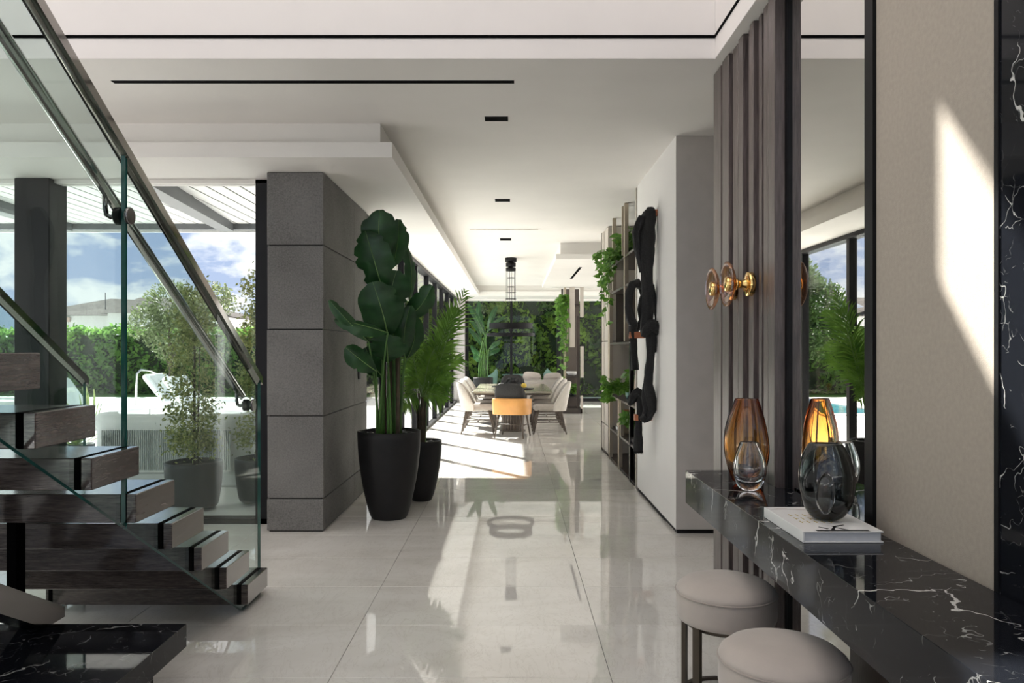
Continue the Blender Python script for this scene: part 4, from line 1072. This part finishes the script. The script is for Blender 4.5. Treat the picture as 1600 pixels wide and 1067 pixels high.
# pendant lamp
PX, PY = -.035, 14.36
PD = thing('pendant_lamp', 'black two-ring pendant lamp hanging over the dining table', 'lamp', (PX, PY, CZ))
for a, b2 in ((0, .075), (.095, .165), (.185, .25)):
    m_ = MB(); r_ = .11 if a == 0 else .095; m_.lathe([(r_, CZ-b2), (r_, CZ-a)], (PX, PY, 0), 32); m_.build('canopy', M['pend'], PD)
m_ = MB(); m_.lathe([(.05, CZ-.24), (.05, CZ-.01)], (PX, PY, 0), 16); m_.build('canopy_core', M['pend'], PD)
for k in range(6):
    a = k*PI/3 + .3; m_ = MB(); q = .09; m_.tube([(PX+q*math.cos(a), PY+q*math.sin(a), CZ-.24), (PX+q*math.cos(a), PY+q*math.sin(a), CZ-.80)], .004, 5)
    rr = .41 if k % 2 else .45; zz = 2.00 if k % 2 else 1.80
    m_.tube([(PX+q*math.cos(a), PY+q*math.sin(a), CZ-.80), (PX+(rr-.02)*math.cos(a), PY+(rr-.02)*math.sin(a), zz)], .0015, 5); m_.build('cable', M['pend'], PD)
for z, r_ in ((CZ-.38, .07), (CZ-.55, .07), (CZ-.66, .10), (CZ-.78, .10)):
    m_ = MB(); m_.tube([(PX+r_*math.cos(a), PY+r_*math.sin(a), z) for a in np.linspace(0, 2*PI, 25)], .005, 5); m_.build('spacer_ring', M['pend'], PD)
for z, ro, h in ((1.90, .41, .10), (1.755, .455, .055)):
    P = [[(PX+q*math.cos(a), PY+q*math.sin(a), zz) for q, zz in ((ro-.06, z), (ro, z), (ro, z+h), (ro-.06, z+h), (ro-.06, z))] for a in np.linspace(0, 2*PI, 65)]
    m_ = MB(); m_.grid(P, smooth=False); m_.build('light_ring', M['pend'], PD)

# ------------------------------------------------------------------ bookcase in the display wall
BC = thing('bookcase', 'tall built-in bookcase of bronze frames and greige panels in the right wall', 'bookcase', (1.5, 9.7, 0))
BX, BXD = 1.345, 1.735
m_ = MB(); m_.box(BXD, 1.748, 8.06, 11.29, .02, CZ-.003); m_.build('back_panel', M['shelfback'], BC)
m_ = MB(); m_.box(BX, BXD, 8.06, 11.29, .0, .025); m_.build('base', M['shelfdark'], BC)
m_ = MB(); m_.box(BX, BXD, 8.055, 8.075, .025, CZ-.003); m_.build('side_panel', M['shelfdark'], BC)
for y, z0_, z1_, w_, mt in ((8.10, .0, CZ, .05, 'shelfpanel'), (8.55, 0, 1.58, .05, 'dsteel'), (8.95, 1.6, CZ, .06, 'champagne'), (9.15, 2.64, CZ, .035, 'champagne'),
                        (9.45, 0, .88, .06, 'champagne'), (9.3, .43, .88, .04, 'champagne'), (10.0, 2.28, CZ, .05, 'champagne'), (10.35, 0, 2.28, .07, 'champagne'), (10.45, 1.0, 2.28, .05, 'champagne')):
    m_ = MB(); m_.cbox(BX-.02, BX+.03, y, y+w_, z0_, z1_-.004, .003); m_.build('post', M[mt], BC)
for y0_, y1_, z in ((8.08, 10.55, .43), (8.08, 10.55, .88), (8.08, 10.55, 1.59), (8.08, 10.2, 2.27), (8.08, 10.4, 2.62)):
    m_ = MB(); m_.cbox(BX-.01, BXD, y0_, y1_, z-.028, z, .003); m_.build('shelf', M['shelfdark'], BC)
for y in (8.92, 10.05): m_ = MB(); m_.box(BX+.03, BXD, y, y+.02, 1.59, 2.24); m_.build('divider', M['shelfback'], BC)
for y0_, y1_, x_ in ((10.62, 11.02, BX-.005), (11.05, 11.28, BX-.012)):
    zs = [.03, .42, 1.03, 1.62, 2.28, CZ-.004]
    for a, b2 in zip(zs[:-1], zs[1:]): m_ = MB(); m_.cbox(x_, BXD, y0_, y1_, a+.006, b2-.006, .004); m_.build('door_panel', M['shelfpanel'], BC)
m_ = MB(); m_.box(BX-.02, 1.75, 11.29, 11.31, 0, CZ-.003); m_.build('end_panel', M['darkwood'], BC)

def vine(t, start, drops, seed, n=14, size=.055):
    """heart-leaved trailing plant: drops = end points"""
    rnd = random.Random(seed); start = Vector(start); L = MB(); S = MB()
    for dpt in drops:
        dpt = Vector(dpt); lip = Vector((dpt.x, (start.y*.4+dpt.y*.6), start.z + rnd.uniform(-.02, .1)))
        P = []
        for i in range(15):
            u = i/14; p_ = start*(1-u)**2 + lip*2*u*(1-u) + dpt*u*u
            P.append(p_ + Vector((rnd.uniform(-.012, .012), rnd.uniform(-.02, .02), 0)))
        S.tube(P, .003, 5)
        for p_ in P[1:]:
            for q in range(2):
                dr = Vector((rnd.uniform(-1, .5), rnd.uniform(-1, 1), rnd.uniform(-.7, .35))).normalized(); s_ = size*rnd.uniform(.6, 1.25)
                nn = Vector((rnd.uniform(-.7, .1), -1, rnd.uniform(.1, 1))).normalized(); sd = dr.cross(nn).normalized(); nn = sd.cross(dr)
                b0 = p_ + dr*s_*.35
                V_ = [b0, b0+dr*s_*.15+sd*s_*.42+nn*s_*.1, b0+dr*s_*.6+sd*s_*.40+nn*s_*.1, b0+dr*s_*1.35, b0+dr*s_*.6-sd*s_*.40+nn*s_*.1, b0+dr*s_*.15-sd*s_*.42+nn*s_*.1, b0+dr*s_*.6]
                L.add(V_, [(0, 1, 2, 6), (6, 2, 3), (0, 6, 4, 5), (6, 3, 4)])
    S.build('vine', M['bopstem'], t); o = L.build('foliage', M['vine'], t); o['kind'] = 'stuff'
def shelfplant(label, x, y, z, potmat, r, h, drops, seed, size=.055, top=.12):
    t = thing('trailing_plant', label, 'potted plant', (x, y, z))
    m_ = MB(); m_.lathe([(r*.8, z), (r, z+h*.5), (r, z+h), (r-.01, z+h), (r-.015, z+h-.02)], (x, y, 0), 24); m_.build('pot', M[potmat], t)
    rnd = random.Random(seed); dd = list(drops) + [(x+rnd.uniform(-.16, .12), y+rnd.uniform(-.2, .2), z+h+top*rnd.uniform(.3, 1)) for _ in range(7)]
    vine(t, (x, y, z+h), dd, seed, size=size); return t
shelfplant('trailing vine plant cascading from the top bookcase shelf', 1.50, 9.75, 2.62, 'slate', .10, .15,
    [at(946, 505, 9.9), at(938, 470, 9.6), at(948, 430, 9.9), at(933, 400, 9.5), at(950, 480, 9.7), at(943, 450, 9.4), at(955, 400, 9.5), at(940, 415, 9.9), at(957, 440, 9.8), at(950, 455, 9.3)], 21, .07, .3)
shelfplant('leafy plant in a teal pot on the middle bookcase shelf', 1.47, 9.42, .882, 'teal', .065, .12, [at(948, 622, 9.7), at(950, 590, 9.6), at(946, 602, 9.6), at(953, 628, 9.5)], 22, .075, .24)
shelfplant('leafy plant in a dark slate pot on the lower bookcase shelf', 1.46, 8.82, .432, 'slate', .07, .17, [at(972, 655, 8.9), at(986, 645, 8.8)], 23, .06, .2)
m_ = MB(); rnd = random.Random(5)
P = []
for i in range(9):
    u = i/8; q = .115*math.sin(PI*min(1, .15+u*.8))**.6*(1-.25*abs(u-.35)); P.append([(1.50+q*.55*math.cos(a)*(1+.08*rnd.random()), 8.92+q*math.sin(a)*(1+.08*rnd.random()), .884+.44*u) for a in np.linspace(0, 2*PI, 8)[:-1]])
PP = [[P[i][k] for i in range(9)] for k in range(7)]
m_.grid(PP, closeu=True, smooth=False); m_.f.append(tuple(k*9+8 for k in range(7))); m_.m.append(0); m_.sm.append(False)
tag(m_.build('stone_sculpture', M['rock']), 'faceted pink stone sculpture on the middle bookcase shelf', 'sculpture')
def book(label, x0, x1, y0, y1, z0, z1, mat, grp):
    t = thing('book', label, 'book', ((x0+x1)/2, (y0+y1)/2, z0), grp)
    m_ = MB(); e = .004
    if (z1-z0) < (y1-y0):
        m_.box(x0, x1, y0, y1, z0, z0+e); m_.box(x0, x1, y0, y1, z1-e, z1); m_.box(x0, x0+e, y0, y1, z0, z1)
    else:
        m_.box(x0, x1, y0, y0+e, z0, z1); m_.box(x0, x1, y1-e, y1, z0, z1); m_.box(x0, x0+e, y0, y1, z0, z1)
    m_.build('cover', M[mat], t); m_ = MB()
    if (z1-z0) < (y1-y0): m_.box(x0+e, x1-.004, y0+.004, y1-.004, z0+e, z1-e)
    else: m_.box(x0+e, x1-.004, y0+e, y1-e, z0+.002, z1-.004)
    m_.build('page_block', M['paper'], t)
for k, (y, w_, h, mt, lb) in enumerate(((9.62, .035, .27, 'bookmix', 'beige'), (9.66, .028, .30, 'bookorange', 'orange'), (9.70, .04, .25, 'bookcover', 'white'), (9.75, .03, .28, 'trim_pink', 'pink-brown'), (9.80, .03, .24, 'bookmix', 'shorter beige'))):
    book(lb + ' upright book on the lower bookcase shelf', 1.42, 1.60, y, y+w_, .431, .431+h, mt, 'upright books on the lower shelf')
book('pale flat book at the bottom of the pile on the lower bookcase shelf', 1.39, 1.62, 9.88, 10.18, .431, .475, 'bookcover', 'flat books on the lower shelf')
book('beige flat book topmost of the pile on the lower bookcase shelf', 1.40, 1.60, 9.90, 10.16, .476, .512, 'bookmix', 'flat books on the lower shelf')
book('white flat book nearest the camera on the lower bookcase shelf', 1.38, 1.60, 8.28, 8.60, .431, .475, 'bookcover', 'flat books on the lower shelf')

# room divider unit beyond the table
RD = thing('room_divider', 'freestanding slatted divider shelf of dark and beige panels beyond the table', 'room divider', (1.4, 18, 0))
DV = 17.75; DTZ = SZ - .003
def dpanel(px0, px1, py0, py1, d, mat, name='panel', th=.05):
    a = at(px0, py0, d); b2 = at(px1, py1, d); m_ = MB(); z0_ = max(0.0, b2.z); z1_ = min(DTZ, a.z)
    m_.cbox(a.x, b2.x, d, d+th, z0_, z1_, .003); m_.build(name, M[mat], RD)
dpanel(878, 910, 638, 650, DV-.1, 'shelfdark', 'base', .6)
dpanel(884, 905, 400, 640, 18.25, 'shelfback', 'back_panel', .03)
dpanel(877, 880, 400, 640, 18.2, 'shelfdark', 'side_panel', .05)
dpanel(881, 884.5, 400, 642, DV, 'champagne'); dpanel(886, 888, 475, 530, DV, 'champagne')
dpanel(890, 898, 400, 542.5, DV-.1, 'shelfpanel'); dpanel(901, 906, 494, 646, DV-.02, 'darkwood', 'upright')
dpanel(906.5, 912, 400, 495.5, DV-.1, 'shelfpanel'); dpanel(907, 912, 541, 590, DV-.1, 'shelfpanel'); dpanel(907, 911, 618, 648, DV-.1, 'shelfpanel'); dpanel(910, 911.5, 590, 618, DV-.1, 'black', 'upright')
dpanel(887.5, 889, 598, 620, DV-.05, 'champagne')
for py in (475, 588, 620): 
    a = at(884, py, DV); b2 = at(906, py, DV); m_ = MB(); m_.box(a.x, b2.x, DV, 18.25, a.z-.03, a.z); m_.build('shelf', M['shelfdark'], RD)
z_ = at(0, 588, DV).z; xx = at(895, 0, DV).x
m_ = MB(); m_.lathe([(.05, z_+.001), (.12, z_+.05), (.15, z_+.11), (.14, z_+.11), (.05, z_+.03)], (xx, 17.98, 0), 20); tag(m_.build('white_bowl', M['bookcover']), 'white bowl on the divider shelf beyond the table', 'bowl')
z_ = at(0, 620, DV).z
shelfplant('small dark potted plant low on the divider shelf', xx, 18.0, z_+.001, 'slate', .08, .14, [], 31, .09, .2)
t = thing('trailing_plant', 'long trailing vine hanging down the left edge of the divider', 'potted plant', (1.2, 17.6, 2.7))
z_ = at(0, 475, DV).z; x_ = at(877, 0, 17.6).x
m_ = MB(); m_.lathe([(.06, z_+.001), (.08, z_+.07), (.08, z_+.14), (.07, z_+.13)], (x_+.16, 17.95, 0), 16); m_.build('pot', M['slate'], t)
vine(t, (x_+.14, 17.8, z_+.16), [at(px2, py2, 17.55) for px2, py2 in ((874, 500), (877, 520), (874, 545), (880, 560), (876, 575), (884, 590), (880, 540), (886, 575), (872, 485), (884, 545), (888, 560), (878, 500), (882, 610))], 33, size=.085)

# ------------------------------------------------------------------ knitted wall sculptures
def knitpath(parent, pts, d, r, flat=.6, n=14, name='knit_strand', seed=0):
    """pts: (px, py, half width px, depth offset)"""
    rnd = random.Random(seed); P = []; rr = []
    for i in range(len(pts)-1):
        for k in range(6):
            u = k/6; a = pts[i]; b2 = pts[i+1]; s_ = u*u*(3-2*u)
            v_ = [a[j] + (b2[j]-a[j])*(u if j < 2 else s_) for j in range(4)]
            P.append(at(v_[0], v_[1], d+v_[3])); rr.append(v_[2]*(d+v_[3])/F)
    v_ = pts[-1]; P.append(at(v_[0], v_[1], d+v_[3])); rr.append(v_[2]*(d+v_[3])/F)
    ph = rnd.random()*6
    mb = MB(); mb.tube(P, rr, 22, flat=1.0, rfun=lambda a, i: 1 + .10*math.sin(5*a+ph+i*.25) + .06*math.sin(9*a-i*.4))
    return mb.build(name, M['knit'], parent)
def peg(parent, px, py, d, s_=.032, x0=None):
    p = at(px, py, d); m_ = MB(); m_.cbox((x0 if x0 is not None else p.x), WL-.001, d-s_, d+s_, p.z-s_, p.z+s_, .003); m_.build('peg', M['peg'], parent)
KD = 6.95
K1 = thing('knit_wall_sculpture', 'tall black knitted wall sculpture draped from the upper terracotta peg', 'wall sculpture', (1.25, KD, 1.5), 'black knitted wall sculptures')
peg(K1, 1018, 333, KD, .03)
knitpath(K1, [(1016,324,5,0), (1016,331,10,0), (1013,345,12,0), (1009,365,14,0), (1008,385,14,0), (1010,405,11,0), (1011,430,9,0), (1012,460,9,0), (1011,490,9,0), (1009,515,9,0), (1007,526,5,0)], KD, 1, seed=1)
knitpath(K1, [(1003,338,5,-.05), (998,352,7,-.05), (994,364,6,-.05), (996,385,6,-.03), (1001,405,6,0), (1004,425,5,0)], KD, 1, seed=2, name='knit_hood')
knitpath(K1, [(1018,445,4,.05), (1022,465,4,.05), (1026,490,4,.06), (1031,505,7,.06), (1035,525,5,.06), (1034,545,4,.05), (1027,548,4,.05), (1025,530,4,.04)], KD, 1, seed=3, name='knit_loop')
knitpath(K1, [(1006,527,5,-.04), (1010,515,7,-.05), (1018,508,10,-.05), (1026,512,9,-.05), (1030,520,7,0)], KD, 1, seed=4, name='knit_lobe')
knitpath(K1, [(1018,515,8,0), (1018,535,8,0), (1016,560,6,0), (1014,580,7,0), (1013,600,7,0), (1017,620,8,0), (1019,640,6,.02), (1014,652,5,.02), (1008,656,5,.02), (1003,650,5,0)], KD, 1, seed=5)
knitpath(K1, [(1010,600,5,.05), (1007,620,5,.05), (1010,640,5,.05), (1006,652,4,.05)], KD, 1, seed=6, name='knit_loop')
K2 = thing('knit_wall_sculpture', 'smaller black knitted wall sculpture looped over the middle terracotta peg', 'wall sculpture', (1.25, 7.6, 1.5), 'black knitted wall sculptures')
peg(K2, 983, 523.5, 7.60, .032)
knitpath(K2, [(1001,450,4,.15), (996,442,6,.05), (988,445,6,0), (983,460,6,0), (982,480,6,0), (985,497,7,0), (990,508,7,0), (988,519,6,0), (990,535,5,0), (991,555,5,0), (992,578,6,0)], 7.6, 1, seed=7)
knitpath(K2, [(1000,448,3,.15), (1003,462,2.5,.15), (1001,470,3,.15), (999,484,3,.1), (1002,500,4,.08), (997,513,4,.05), (990,520,4,0)], 7.6, 1, seed=8, name='knit_loop')
K3 = thing('knit_wall_sculpture', 'lowest black knitted wall sculpture folded over the lower terracotta peg', 'wall sculpture', (1.25, 7.25, 1.0), 'black knitted wall sculptures')
peg(K3, 994, 652, 7.25, .03, at(991, 0, 7.25).x)
knitpath(K3, [(983,633,3,0), (989,622,7,0), (996,614,9,0), (1003,622,9,0), (1005,635,8,0), (1003,648,5,0), (1000,655,3,0)], 7.25, 1, seed=9, name='knit_fold')
knitpath(K3, [(998,612,4,-.02), (1001,640,5,-.02), (998,658,5,0), (997,675,6,0), (998,692,7,0), (997,706,7,0)], 7.25, 1, seed=10)
m_ = MB()
for k in range(16):
    a = k*.9; p = at(991+k*.9, 704, 7.25+.04*math.sin(a)); m_.tube([p, p + Vector((0, 0, -.03-.015*math.sin(k*3.1)))], .003, 5)
o = m_.build('fringe', M['knit'], K3); o['kind'] = 'stuff'
